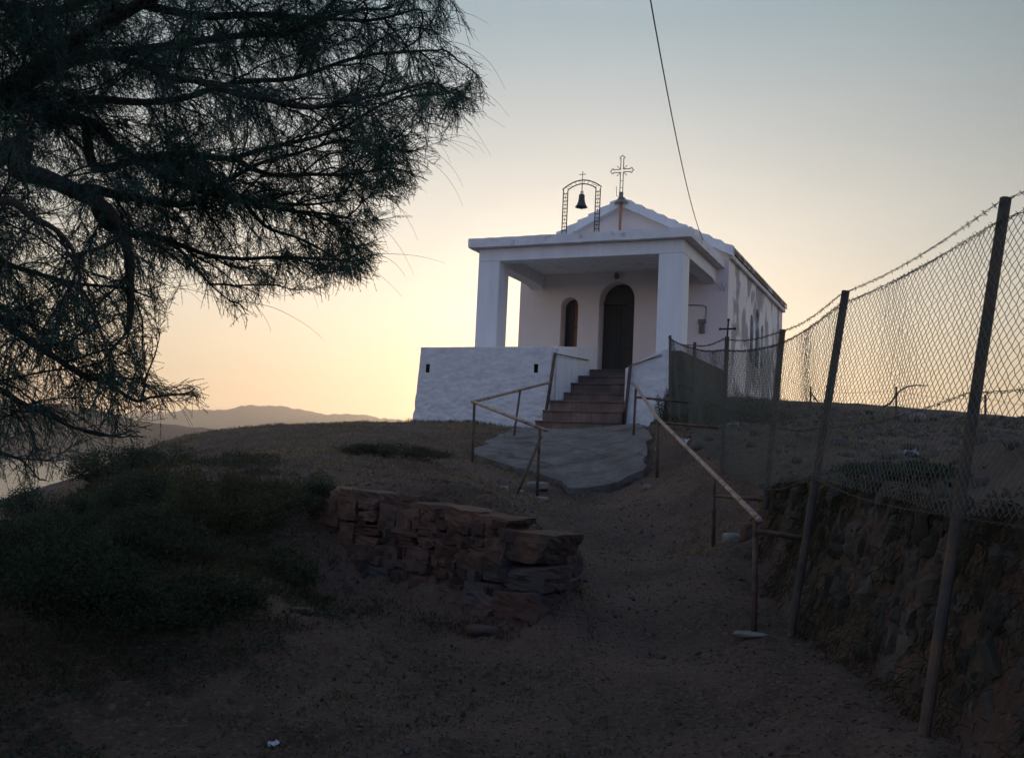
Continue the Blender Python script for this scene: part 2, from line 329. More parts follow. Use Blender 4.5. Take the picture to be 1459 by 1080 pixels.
# sea and far hills
sea = MB(); S = 9000; SZ = -3.2+EYE; sea.add([(-S, -600, SZ), (S, -600, SZ), (S, S, SZ), (-S, S, SZ)], [(0, 1, 2, 3)])
so = sea.build('sea', SEAM); tag(so, 'pale calm sea inlet beyond the left slope', 'sea', kind='structure')
nt = SEAM.node_tree; nz = nt.nodes.new('ShaderNodeTexNoise'); nz.inputs['Scale'].default_value = .9; nz.inputs['Detail'].default_value = 6
bp = nt.nodes.new('ShaderNodeBump'); bp.inputs['Strength'].default_value = .35; bp.inputs['Distance'].default_value = .4
tc = nt.nodes.new('ShaderNodeTexCoord'); mp = nt.nodes.new('ShaderNodeMapping'); mp.inputs['Scale'].default_value = (.4, 1, 1)
nt.links.new(tc.outputs['Object'], mp.inputs['Vector']); nt.links.new(mp.outputs['Vector'], nz.inputs['Vector'])
nt.links.new(nz.outputs['Fac'], bp.inputs['Height']); nt.links.new(bp.outputs['Normal'], nt.nodes['Principled BSDF'].inputs['Normal'])
def hill(prof, d, depth, label, sd):
    pts = [at(px, py, d) for px, py in prof]; xs = [p.x for p in pts]; zs = [p.z for p in pts]
    n = 260; m_ = 40; V = []
    X0 = np.linspace(xs[0], xs[-1], n); zr = np.interp(X0, xs, zs)
    for j in range(m_+1):
        t = j/m_; y = d-depth*.5+depth*1.6*t
        prof_t = min(1, t/.32); h = math.sin(prof_t*math.pi/2)**.9 if t <= .32 else math.cos((t-.32)/.68*math.pi/2)
        for i in range(n):
            zz = (-9+EYE)+(zr[i]+9-EYE)*h; amp = (zr[i]+9)*.07
            nn = noise.fractal(Vector((X0[i]*6/depth+sd, y*6/depth, sd)), .8, 2, 6)+.35*noise.noise(Vector((X0[i]*60/depth, y*60/depth, sd)))
            V.append((X0[i]*(y/d)**.0, y, zz+amp*nn*min(1, t/.1)))
    idx = np.arange(n*(m_+1)).reshape(m_+1, n); q = np.stack([idx[:-1, :-1], idx[:-1, 1:], idx[1:, 1:], idx[1:, :-1]], -1).reshape(-1, 4)
    o = fast_mesh('hills', V, q, HILLM, smooth=True); tag(o, label, 'hills', kind='structure')
hill([(-700, 600), (-400, 580), (-150, 566), (0, 570), (50, 573), (93, 578), (122, 585), (163, 596), (207, 602), (250, 605), (292, 611), (330, 620), (400, 640), (520, 668)], 500, 200, 'dark scrubby near headland above the water on the left', 1.3)
hill([(100, 640), (160, 618), (221, 598), (267, 588), (333, 583), (408, 580), (440, 584), (458, 588), (500, 591), (575, 600), (700, 618), (900, 660)], 1900, 600, 'broad mauve hill with flat summit across the bay', 5.1)
hill([(-300, 610), (0, 600), (120, 594), (187, 592), (217, 586), (250, 587), (300, 600), (420, 625)], 2800, 700, 'palest farthest hill behind the broad mauve one', 9.4)

# ------------------------------------------------------------------ chapel (local frame: X right along front, Y into depth, Z over ZB)
ZB = 1.0                                     # base of the chapel over eye level
W, PW, D, T, L, E_, O_, A0 = 5.447, .612, 3.587, 1.425, 9.152, .338, .202, .785
chapel = empty('chapel', (CX, CY, EYE+ZB), -YAW)
tag(chapel, 'small whitewashed chapel with flat porch, arched door and tiled gable roof on the hilltop', 'chapel')
def Z(z): return z-ZB
def arch(xc, w, zb, zt, n=14):
    r = w/2; zs = zt-r
    return [(xc-r, zb), (xc+r, zb)]+[(xc+r*math.cos(math.pi*k/n), zs+r*math.sin(math.pi*k/n)) for k in range(n+1)]
def holed_wall(name, outline, holes, M, parent, thick, to3, M2=None):
    bm = bmesh.new(); edges = []
    for loop in [outline]+holes:
        vs = [bm.verts.new((p[0], p[1], 0)) for p in loop]
        edges += [bm.edges.new((vs[i], vs[(i+1) % len(vs)])) for i in range(len(vs))]
    bmesh.ops.triangle_fill(bm, use_beauty=True, use_dissolve=False, edges=edges, normal=(0, 0, 1))
    r = bmesh.ops.extrude_face_region(bm, geom=bm.faces[:])
    for e in r['geom']:
        if isinstance(e, bmesh.types.BMVert): e.co.z += thick
    bmesh.ops.recalc_face_normals(bm, faces=bm.faces[:])
    for v in bm.verts: v.co = Vector(to3(v.co.x, v.co.y, v.co.z))
    bmesh.ops.recalc_face_normals(bm, faces=bm.faces[:])
    me = bpy.data.meshes.new(name); bm.to_mesh(me); bm.free(); me.materials.append(M)
    o = bpy.data.objects.new(name, me); col.objects.link(o); o.parent = parent
    return o
XR, XL = E_, -W-E_; XM = (XR+XL)/2; EZ = 6.147; RZ = 7.66
door_hole = arch(-2.80, 1.04, Z(2.88), Z(5.46)); win_hole = arch(-4.215, .53, Z(3.45), Z(5.05))
holed_wall('front_wall', [(XL, Z(1.0)), (XR, Z(1.0)), (XR, Z(EZ)), (XM, Z(RZ)), (XL, Z(EZ))], [door_hole, win_hole], PINKISH, chapel, .56, lambda x, y, z: (x, D+z, y))
lanc = [(7.06, .46, 3.55, 5.0), (7.97, .50, 3.5, 5.33), (8.86, .44, 3.6, 4.95)]
holed_wall('side_wall', [(D+.56, Z(.4)), (D+L, Z(.4)), (D+L, Z(EZ)), (D+.56, Z(EZ))], [arch(y, w, Z(a), Z(b)) for y, w, a, b in lanc], STAINED, chapel, .4, lambda x, y, z: (XR-z, x, y))
MB().box((XL, D+.56, Z(.4)), (XL+.4, D+L, Z(EZ))).build('side_wall', WHITE, chapel)
b = MB(); b.add([(XL+.4, D+L-.4, Z(.4)), (XR-.4, D+L-.4, Z(.4)), (XR-.4, D+L-.4, Z(EZ)), (XM, D+L-.4, Z(RZ-.1)), (XL+.4, D+L-.4, Z(EZ)),
                 (XL+.4, D+L-.003, Z(.4)), (XR-.4, D+L-.003, Z(.4)), (XR-.4, D+L-.003, Z(EZ)), (XM, D+L-.003, Z(RZ-.1)), (XL+.4, D+L-.003, Z(EZ))],
      [(4, 3, 2, 1, 0), (5, 6, 7, 8, 9), (0, 1, 6, 5), (1, 2, 7, 6), (2, 3, 8, 7), (3, 4, 9, 8), (4, 0, 5, 9)]).build('rear_wall', WHITE, chapel)
for y, w, a, bz in lanc:
    f = MB(); outer = arch(y, w, Z(a), Z(bz)); inner = arch(y, w-.1, Z(a)+.05, Z(bz)-.05)
    for k in range(len(outer)):
        k2 = (k+1) % len(outer)
        p = [(XR-.14, *outer[k]), (XR-.14, *outer[k2]), (XR-.14, *inner[k2]), (XR-.14, *inner[k])]
        qv = [(XR-.2, *c[1:]) for c in p]; f.add(p+qv, [(0, 1, 2, 3), (7, 6, 5, 4), (3, 2, 6, 7)])
    wo = f.build('window', GREY_ROCK, chapel)
    g_ = MB(); vs = [(XR-.17, *p) for p in inner]; g_.add(vs, [tuple(range(len(vs)))]); g_.build('pane', GLASS, wo)
# door: closed leaves, near-black in place of the open doorway's dark interior
dd = D+.43; do = MB()
xL, xR = -3.32, -2.28
do.box((xL-.02, dd, Z(2.88)), (-2.803, dd+.05, Z(4.86))).box((-2.797, dd, Z(2.88)), (xR+.02, dd+.05, Z(4.86)))
for x0, x1 in ((xL+.1, -2.9), (-2.7, xR-.1)):
    for z0, z1 in ((3.0, 3.5), (3.6, 4.1), (4.2, 4.75)): do.box((x0, dd-.018, Z(z0)), (x1, dd-.002, Z(z1)))
door = do.build('door', DOORWAY_SHADE, chapel, bevel=.006)
MB().box((xL, dd-.04, Z(4.87)), (xR, dd+.06, Z(4.97))).build('transom', TRANSOM, door)
fl = arch(-2.8, 1.04, Z(4.90), Z(5.46)); fm = MB(); fm.add([(p[0], dd+.03, p[1]) for p in fl], [tuple(range(len(fl)))]).build('fanlight', GLASS, door)
MB().tube([(-2.74, dd-.02, Z(3.92)), (-2.74, dd-.07, Z(3.92)), (-2.68, dd-.07, Z(3.92))], .012).build('handle', IRON, door)
MB().box((xL-.03, D-.06, Z(2.80)), (xR+.03, D+.55, Z(2.88))).build('threshold', STEP, chapel, bevel=.01)
# front window: dark casement on the left, brown shutter on the right
wy = D+.40
wf = MB(); outer = arch(-4.215, .53, Z(3.45), Z(5.05)); inner = arch(-4.215, .43, Z(3.5), Z(5.0))
for k in range(len(outer)):
    k2 = (k+1) % len(outer); p = [(o_[0], wy, o_[1]) for o_ in (outer[k], outer[k2], inner[k2], inner[k])]; qv = [(c[0], wy+.05, c[2]) for c in p]
    wf.add(p+qv, [(0, 1, 2, 3), (7, 6, 5, 4), (3, 2, 6, 7)])
wf.box((-4.225, wy+.003, Z(3.5)), (-4.205, wy+.04, Z(4.98))).box((-4.43, wy+.006, Z(4.2)), (-4.0, wy+.036, Z(4.23)))
win = wf.build('window', TRANSOM, chapel)
hl = [(min(x, -4.225), z) for x, z in inner]; hr = [(max(x, -4.205), z) for x, z in inner]
MB().add([(x, wy+.03, z) for x, z in hl], [tuple(range(len(hl)))]).build('pane', GLASS, win)
MB().add([(x, wy+.025, z) for x, z in hr], [tuple(range(len(hr)))]).build('shutter', BROWN, win)
# roof: stepped courses of barrel tiles
def roof_slope(sgn):
    mb = MB(); nC = 10; y0, y1 = D-.16, D+L+.14; wv = .24; per = 8; nY = int((y1-y0)/wv)*per
    run = (XR-XM)+.14
    for c in range(nC):
        t0, t1 = c/nC, min(1.0, (c+1)/nC+.012)
        V = []; Fc = []
        for k in range(nY+1):
            y = y0+(y1-y0)*k/nY; ph = (k % per)/per; hgt = .05*abs(math.sin(ph*math.pi))
            for (t, dz) in ((t0, -.015), (t1, .03), (t1, -.02)):
                V.append((XM+sgn*run*t, y, Z(RZ+.13-(RZ-EZ+.06)*t)+dz+(hgt if dz > -.02 else 0)))
        for k in range(nY):
            a = k*3; Fc += [(a, a+1, a+4, a+3), (a+1, a+2, a+5, a+4)]
        mb.add(V, Fc)
        mb.add([(XM+sgn*run*t0, y0, Z(RZ+.13-(RZ-EZ+.06)*t0)-.04), (XM+sgn*run*t1, y0, Z(RZ+.13-(RZ-EZ+.06)*t1)-.04), (XM+sgn*run*t1, y0, Z(RZ+.13-(RZ-EZ+.06)*t1)+.03), (XM+sgn*run*t0, y0, Z(RZ+.13-(RZ-EZ+.06)*t0)-.01)], [(0, 1, 2, 3)])
    # underside deck
    a = (XM, Z(RZ+.09)); e = (XM+sgn*run, Z(EZ+.03))
    mb.add([(a[0], y0+.004, a[1]), (e[0], y0+.004, e[1]), (e[0], y1, e[1]), (a[0], y1, a[1]), (a[0], y0+.004, a[1]-.1), (e[0], y0+.004, e[1]-.06), (e[0], y1, e[1]-.06), (a[0], y1, a[1]-.1)],
           [(0, 1, 2, 3), (4, 5, 6, 7), (0, 1, 5, 4), (1, 2, 6, 5), (2, 3, 7, 6)])
    return mb
mb = roof_slope(1); m2 = roof_slope(-1); mb.add(m2.v, m2.f)
roof = mb.build('roof', TERRA, chapel)
rt = MB()
for k in range(24):
    y = D-.18+k*.4
    rt.lathe([(.0, 0), (.12, 0), (.105, .42), (0, .42)], 10, (0, 0, 0))
    n0 = len(rt.v)-40
    for i in range(n0, len(rt.v)): x, yy, z = rt.v[i]; rt.v[i] = (XM+x, y+z, Z(RZ+.12)+yy*.7)
rt.build('ridge_tile', TERRA, roof)
# whitewashed raking verge with tile-end steps
for sgn in (1, -1):
    v = MB(); run = (XR-XM)+.14; nC = 10
    for c in range(nC):
        t0, t1 = c/nC, (c+1)/nC; zt = lambda t: Z(RZ+.13-(RZ-EZ+.06)*t)
        x0, x1 = XM+sgn*run*t0, XM+sgn*run*t1
        P = [(x0, zt(t0)-.20), (x1, zt(t1)-.20), (x1, zt(t1)+.085), (x0, zt(t0)+.02)]
        v.add([(x, D-.22, z) for x, z in P]+[(x, D-.002, z) for x, z in P], [(0, 1, 2, 3), (7, 6, 5, 4), (0, 1, 5, 4), (2, 3, 7, 6), (3, 0, 4, 7), (1, 2, 6, 5)])
    v.build('verge', WHITE, chapel)
# cornice along the side eave
MB().box((XR-.01, D+.02, Z(EZ-.16)), (XR+.10, D+L+.05, Z(EZ-.03))).build('eave_cornice', CONC_EDGE, chapel, bevel=.02)
# porch
zbm, zt, zs = 5.385, 5.726, 5.965
def block(name, a, b, M=WHITE, bevel=.02, par=chapel): return MB().box((a[0], a[1], Z(a[2])), (b[0], b[1], Z(b[2]))).build(name, M, par, bevel=bevel)
block('pillar', (-W, 0, 2.3), (-W+PW, PW, zbm)); block('pillar', (-PW, 0, 2.3), (0, PW, zbm))
block('beam', (-W, 0, zbm), (0, .40, zt))
def side_beam(x0, x1):
    v = MB(); P = [(.403, zbm), (D-.55, zbm), (D-.25, zbm-.02), (D-.003, zbm-.09), (D-.003, zt), (.403, zt)]
    n = len(P); v.add([(x0, y, Z(z)) for y, z in P]+[(x1, y, Z(z)) for y, z in P], [tuple(range(n)), tuple(range(2*n-1, n-1, -1))]+[(k, (k+1) % n, n+(k+1) % n, n+k) for k in range(n)])
    return v.build('beam', WHITE, chapel, bevel=.015)
side_beam(-W, -W+.4); side_beam(-.4, 0)
# slab with slightly worn edge
bm = bmesh.new(); bmesh.ops.create_cube(bm, size=1)
for v in bm.verts: v.co = Vector((-W/2+v.co.x*(W+2*O_+.05), (-O_+D-.004)/2+v.co.y*(D+O_-.004), Z((zt+zs)/2)+v.co.z*(zs-zt-.004)))
bmesh.ops.subdivide_edges(bm, edges=bm.edges[:], cuts=28, use_grid_fill=True)
for v in bm.verts: v.co += .012*Vector((0, 0, noise.noise(v.co*3)))+.008*noise.noise_vector(v.co*6)
me = bpy.data.meshes.new('porch_roof'); bm.to_mesh(me); bm.free(); me.materials.append(CONC_EDGE); o = bpy.data.objects.new('porch_roof', me); col.objects.link(o); o.parent = chapel
# terrace front: rough whitewashed masonry, real relief
def rough_wall(name, x0, x1, y0, thick, z0, top, M, parent, step=.035, amp=.02, flareL=0, holes=(), axis_x=True, sd=0.0):
    nx = max(3, int((x1-x0)/step)); tmax = max(top(x0), top(x1)); nz = max(3, int((tmax-z0)/step)); mb = MB(); V = []; B = []
    for j in range(nz+1):
        for i in range(nx+1):
            u = i/nx; x = x0+(x1-x0)*u; z = z0+(top(x)-z0)*j/nz
            h = 1-j/nz; a = amp*(.35+.9*h)
            p = Vector((x*.95, z*1.45, sd)); d_ = a*(noise.fractal(p*2.6, .9, 2.1, 4)*.8+.7*noise.noise(p*9)+.35*noise.noise(p*21))
            xx = x-(flareL*h**1.4*(1+.5*noise.noise(Vector((0, z*5, sd)))) if i == 0 else flareL*h**1.4*max(0, 1-u*10))
            if j == nz: d_ *= .3; z += .006*noise.noise(Vector((x*3, sd, 0)))
            V.append((xx, y0-d_-.04*h*h, z))
    idx = lambda i, j: j*(nx+1)+i
    Fc = []
    for j in range(nz):
        for i in range(nx):
            cx_ = sum(V[k][0] for k in (idx(i, j), idx(i+1, j), idx(i, j+1), idx(i+1, j+1)))/4; cz = sum(V[k][2] for k in (idx(i, j), idx(i+1, j), idx(i, j+1), idx(i+1, j+1)))/4
            if any(h[0] < cx_ < h[1] and h[2] < cz < h[3] for h in holes): continue
            Fc.append((idx(i, j), idx(i+1, j), idx(i+1, j+1), idx(i, j+1)))
    per = [idx(i, 0) for i in range(nx+1)]+[idx(nx, j) for j in range(1, nz+1)]+[idx(i, nz) for i in range(nx-1, -1, -1)]+[idx(0, j) for j in range(nz-1, 0, -1)]
    nb = len(V); bk = [(V[k][0], y0+thick, V[k][2]) for k in per]; n = len(per)
    Fc += [(per[k], per[(k+1) % n], nb+(k+1) % n, nb+k) for k in range(n)]+[tuple(nb+k for k in range(n))]
    V = V+bk
    if not axis_x: V = [(y, x, z) for x, y, z in V]
    return mb.add(V, Fc).build(name, M, parent, smooth=True)
XT = -W-A0; XS = -2.711
hs = [(-6.05, -5.95, Z(2.33), Z(2.54)), (-3.15, -3.05, Z(2.33), Z(2.54))]
tw = rough_wall('terrace_wall', XT, XS, -T, .34, Z(.55), lambda x: Z(2.96), WHITE_ROUGH, chapel,   .026, .021, .15, hs, sd=2.2)
for h in hs:
    mb = MB(); a0, a1, z0, z1 = h; a0 -= .02; a1 += .02; z0 -= .02; z1 += .02
    mb.add([(a0, -T+.03, z0), (a1, -T+.03, z0), (a1, -T+.03, z1), (a0, -T+.03, z1), (a0, -T+.3, z0), (a1, -T+.3, z0), (a1, -T+.3, z1), (a0, -T+.3, z1)],
           [(0, 1, 5, 4), (1, 2, 6, 5), (2, 3, 7, 6), (3, 0, 4, 7), (4, 5, 6, 7)]); mb.build('drain_slot', DARKWALL, tw)
# inner cheek of the stair pit (its top climbs toward the church), right wall, sides, floor
ck = MB(); P = [(-T+.343, Z(.6)), (1.86, Z(.6)), (1.86, Z(3.36)), (-T+.343, Z(3.0)), ]
ck.add([(XS, y, z) for y, z in P]+[(XS-.3, y, z) for y, z in P], [(0, 1, 2, 3), (7, 6, 5, 4), (0, 1, 5, 4), (1, 2, 6, 5), (2, 3, 7, 6), (3, 0, 4, 7)]); ck.build('stair_cheek', WHITE, chapel, bevel=.015)
rough_wall('terrace_wall', -.90, .06, -T, .34, Z(.6), lambda x: Z(2.44+.44*min(1, max(0, (x+.90)/.9))), WHITE_ROUGH, chapel, .032, .014, 0, sd=6.1)
rough_wall('terrace_side', -T+.345, D-.01, .05-.0, .25, Z(.5), lambda y: Z(2.88+.05*(y+T)/5), DARKWALL, chapel, .06, .05, 0, axis_x=False, sd=8.8)
bpy.data.objects['terrace_side'].location.x = 0
block('terrace_side', (XT, -T+.345, .8), (XT+.3, D-.01, 2.94), WHITE_ROUGH)
block('terrace_floor', (XT+.303, -T+.343, 1.6), (XS-.303, D-.006, 2.38), CONC_EDGE, 0)
block('terrace_floor', (-.88, -T+.343, 1.6), (-.20, D-.006, 2.38), CONC_EDGE, 0)
block('terrace_floor', (XT+.303, 1.87, 2.39), (XS-.003, D-.066, 2.705), CONC_EDGE, 0)
# wall box, conduit and porch lamp on the front wall
MB().box((-.44, D-.10, Z(4.22)), (-.24, D-.003, Z(4.33))).box((-.42, D-.07, Z(3.95)), (-.27, D-.004, Z(4.2))).build('meter_box', GREY_ROCK, chapel, bevel=.01)
MB().tube([(-.28, D-.02, Z(4.33)), (-.24, D-.02, Z(4.5)), (-.25, D-.02, Z(4.68)), (-.34, D-.02, Z(4.72)), (-.72, D-.02, Z(4.735)), (-1.1, D-.02, Z(4.73))], .010, 6).build('conduit', IRON, chapel)
lm = MB(); lm.lathe([(.0, .0), (.05, .0), (.06, -.04), (.075, -.10), (.05, -.17), (0, -.18)], 14, (-2.8, D-.12, Z(5.68))); lm.tube([(-2.8, D-.0, Z(5.66)), (-2.8, D-.12, Z(5.68))], .012, 6)
lm.build('porch_lamp', GREY_ROCK, chapel, smooth=True)
MB().tube([(.04, D-.1, Z(5.3)), (.13, D-.03, Z(5.12)), (.16, D-.03, Z(5.35)), (.22, D-.03, Z(5.1)), (.28, D-.03, Z(5.28))], .006, 5).build('loose_wire', CABLE, chapel)

# staircase
stairs = empty('staircase', loc2w(-1.8, -T, EYE+.9), -YAW); tag(stairs, 'steep brown tiled steps climbing through the white terrace to the dark door', 'staircase')
levels = [(-2.02, 1.18, -2.82, -.84), (-1.74, 1.44, -2.76, -.90), (-1.45, 1.69, XS+.003, -.903), (-.55, 1.95, XS+.003, -.903), (-.08, 2.23, XS+.003, -.903), (.43, 2.46, XS+.003, -.903), (1.27, 2.71, XS+.003, -.903)]
for i, (y, z, x0, x1) in enumerate(levels):
    yb = levels[i+1][0] if i+1 < len(levels) else D-.065
    mb = MB(); o3 = lambda x, yy, zz: (x+1.8, yy+T, zz-.9)
    mb.box(o3(x0, y, .4), o3(x1, yb-.002, z-.045)); mb.box(o3(x0, y-.025, z-.043), o3(x1, yb-.002, z))
    mb.build('step', STEP, stairs, bevel=.008)

# ------------------------------------------------------------------ bell arch, bell, crosses
zs_top = zs-.004
def loc_thing(name, Xl, Yl, z, label, cat):
    o = empty(name, loc2w(Xl, Yl, EYE+z), -YAW); tag(o, label, cat); return o
ba = loc_thing('bell_arch', -2.69, .1, zs_top, 'black iron lattice arch standing on the porch roof with the bell in it', 'bell arch')
x1o, x1i, x2i, x2o = -.50, -.38, .37, .49; top = 7.18-zs_top
for xa, xb in ((x1o, x1i), (x2i, x2o)):
    mb = MB(); mb.tube([(xa, 0, -.02), (xa, 0, top)], .015, 6).tube([(xb, 0, -.02), (xb, 0, top-.02)], .015, 6)
    k = 0; z = .06
    while z < top-.05:
        mb.tube([(xa, 0, z), (xb, 0, z)], .009, 5)
        if k % 2 == 0: mb.tube([((xa+xb)/2, 0, z-.05), ((xa+xb)/2, 0, z+.05)], .008, 5)
        else:
            for sx in (-.03, .03): mb.tube([((xa+xb)/2+sx, 0, z-.035), ((xa+xb)/2+sx*.3, 0, z), ((xa+xb)/2+sx, 0, z+.035)], .006, 4)
        z += .095; k += 1
    mb.build('leg', IRON, ba)
mb = MB()
def arcp(xa, xb, zc, rise, n=16): return [((xa+xb)/2+(xb-xa)/2*math.sin(-math.pi/2+math.pi*k/n)*1.0, 0, zc+rise*math.cos(-math.pi/2+math.pi*k/n)) for k in range(n+1)]
def arcs(xa, xb, zc, rise, n=16):   # shallow segmental arc
    return [(xa+(xb-xa)*k/n, 0, zc+rise*(1-(2*k/n-1)**2)) for k in range(n+1)]
ao = arcs(x1o-.03, x2o+.03, top, .21); ai = arcs(x1i, x2i, top-.02, .135)
mb.tube(ao, .015, 6).tube(ai, .014, 6)
for k in range(1, 16, 1):
    a, b_ = Vector(ao[k]), Vector(ai[k])
    if k % 2: mb.tube([a, b_], .006, 4)
    if k in (2, 14): c_ = (a+b_)/2; mb.tube([c_+Vector((-.04, 0, 0)), c_+Vector((.04, 0, 0))], .006, 4)
mb.build('arch_band', IRON, ba)
zc = top+.21
MB().tube([(0, 0, zc-.14), (0, 0, zc+.23)], .009, 6).tube([(-.085, 0, zc+.15), (.085, 0, zc+.15)], .009, 6).build('cross', IRON, ba)
bell = loc_thing('bell', -2.69, .1, 6.69, 'dark bronze bell hanging inside the iron arch over the porch', 'bell')
MB().lathe([(0, .34), (.03, .345), (.06, .335), (.075, .30), (.08, .2), (.095, .12), (.125, .05), (.16, .0), (.15, .0), (.11, .05), (.07, .2), (0, .29)], 24).build('bell_body', BRONZE, bell, smooth=True)
MB().tube([(0, 0, .33), (0, 0, .60)], .012, 6).tube([(-.03, 0, .36), (-.03, 0, .41), (.03, 0, .41), (.03, 0, .36)], .012, 6).build('hanger', IRON, bell)
MB().tube([(0, 0, .28), (.01, 0, -.02)], .008, 6).lathe([(0, -.06), (.02, -.045), (.022, -.03), (.01, -.01), (0, -.01)], 10, (.01, 0, 0)).build('clapper', IRON, bell)
rc = loc_thing('roof_cross', -2.70, D-.27, 6.84, 'large openwork iron cross with budded arms on the gable peak', 'cross')
mb = MB(); mb.box((-.035, -.02, -.86), (.035, .02, 1.0)); mb.build('pole', RUST_POLE, rc, bevel=.005)
MB().lathe([(.0, .98), (.09, .92), (.17, .86), (.22, .80)], 8, (0, .05, .0)).box((-.05, -.04, .92), (.05, .04, 1.12)).build('mount', GREY_ROCK, rc)
mb = MB(); h0, h1, za, hw = 1.08, 2.19, 1.74, .345; g = .042
def bud(cx_, cz, dx, dz):
    px_, pz_ = -dz, dx; s = .075
    P = [(-.35, g/s), (-.1, g/s*1.0), (-.15, 1.0), (.35, .95), (.5, .45), (1.1, 0), (.5, -.45), (.35, -.95), (-.15, -1.0), (-.1, -g/s), (-.35, -g/s)]
    return [(cx_+(a*dx+b_*px_)*s, 0, cz+(a*dz+b_*pz_)*s) for a, b_ in P]
for (a, b_) in (((g, h0), (g, za-g)), ((-g, h0), (-g, za-g)), ((g, za+g), (g, h1-.1)), ((-g, za+g), (-g, h1-.1)), ((g, za+g), (hw-.1, za+g)), ((g, za-g), (hw-.1, za-g)), ((-g, za+g), (-hw+.1, za+g)), ((-g, za-g), (-hw+.1, za-g))):
    mb.tube([(a[0], 0, a[1]), (b_[0], 0, b_[1])], .0125, 5)
for c_, d_ in (((hw-.08, za), (1, 0)), ((-hw+.08, za), (-1, 0)), ((0, h1-.08), (0, 1))): mb.tube(bud(*c_, *d_), .0125, 5)
for sx, sz in ((1, 1), (1, -1), (-1, 1), (-1, -1)): mb.tube([(sx*.04, 0, za+sz*.04), (sx*.13, 0, za+sz*.13)], .009, 5); mb.lathe([(0, -.018), (.018, 0), (0, .018)], 6, (sx*.135, 0, za+sz*.135))
for z in (1.25, 1.45): mb.tube([(-g, 0, z), (g, 0, z)], .007, 4)
mb.build('cross_frame', IRON, rc)
MB().tube([(-.13, 0, 1.02), (-.15, .0, 1.3)], .008, 5).tube([(-.13, 0, 1.02), (0, 0, .98)], .008, 5).build('lightning_rod', IRON, rc)

# ------------------------------------------------------------------ handrails
def path_thing(name, label, cat, base):
    o = empty(name, base); tag(o, label, cat, 'pipe handrails' if name == 'handrail' else 'rails beside the steps'); return o
def rel(o, pts): return [Vector(p)-o.location for p in pts]
def pipe(o, name, pts, r, M, n=8): return MB().tube(rel(o, pts), r, n).build(name, M, o, smooth=True)
def foot(px, py, d, sink=.12): p = at(px, py, d); return Vector((p.x, p.y, min(p.z, gz(p.x, p.y))-sink))
# left zig-zag rail beside the concrete apron
A1, A2, A3 = at(784, 545, 22.3), at(676, 572, 16.5), at(778, 613, 14.45)
hl_ = path_thing('handrail', 'rusty zigzag pipe handrail standing left of the concrete apron', 'handrail', foot(676, 662, 16.5, 0))
pipe(hl_, 'rail', [A1, A2], .026, RUST_LIGHT); pipe(hl_, 'rail', [A2+Vector((-.04, .02, 0)), A3], .026, RUST_LIGHT)
for t, f_ in ((A2, foot(673, 662, 16.5)), (at(769, 612, 14.55), foot(765, 711, 14.5)), (A1.lerp(A2, .47), foot(730, 632, 19))): pipe(hl_, 'post', [f_, t], .022, RUST)
pipe(hl_, 'brace', [at(771, 622, 14.5), foot(729, 711, 14.3)], .02, RUST)
# right rail running downhill
B = [at(899, 545, 21.9), at(907, 552, 18.2), at(938, 597, 15), at(1018, 677, 11.5), at(1083, 742, 7.95)]
hr_ = path_thing('handrail', 'long sloping pipe handrail running down the right side of the path to the fence', 'handrail', foot(1075, 915, 8, 0))
pipe(hr_, 'rail', B, .027, RUST_LIGHT)
for t, f_ in ((at(906, 553, 18.15), foot(902, 628, 18)), (at(938, 597, 15), foot(936, 681, 15)), (at(1018, 678, 11.45), foot(1016, 786, 11.5)), (at(1077, 738, 8.1), foot(1074, 916, 8))): pipe(hr_, 'post', [f_, t-Vector((0, 0, .01))], .023, RUST)
for a, b_ in (((907, 566, 18.1), (985, 574, 17.6)), ((940, 602, 15), (1033, 610, 13.7)), ((1019, 706, 11.45), (1092, 712, 10.4)), ((1077, 756, 8.05), (1149, 768, 8.0))): pipe(hr_, 'crossbar', [at(*a), at(*b_)], .02, RUST)
# two leaning stair posts with short rails
def lw(Xl, Yl, z): return loc2w(Xl, Yl, EYE+z)
s1 = path_thing('stair_rail', 'leaning rusty post with thin rail at the left foot of the tiled steps', 'handrail', lw(-2.80, -1.62, 1.05))
pipe(s1, 'post', [lw(-2.80, -1.56, .95), lw(-2.58, -1.56, 2.79)], .038, RUST); pipe(s1, 'rail', [lw(-2.58, -1.56, 2.77), lw(-2.69, 1.1, 2.93)], .016, RUST_LIGHT, 6)
s2 = path_thing('stair_rail', 'rusty post with short rail rising to the right pillar beside the tiled steps', 'handrail', lw(-.87, -1.62, 1.0))
pipe(s2, 'post', [lw(-.88, -1.50, .9), lw(-.76, -1.50, 2.52)], .038, RUST); pipe(s2, 'rail', [lw(-.76, -1.50, 2.50), lw(-.06, -1.46, 2.74)], .02, RUST_LIGHT, 6)

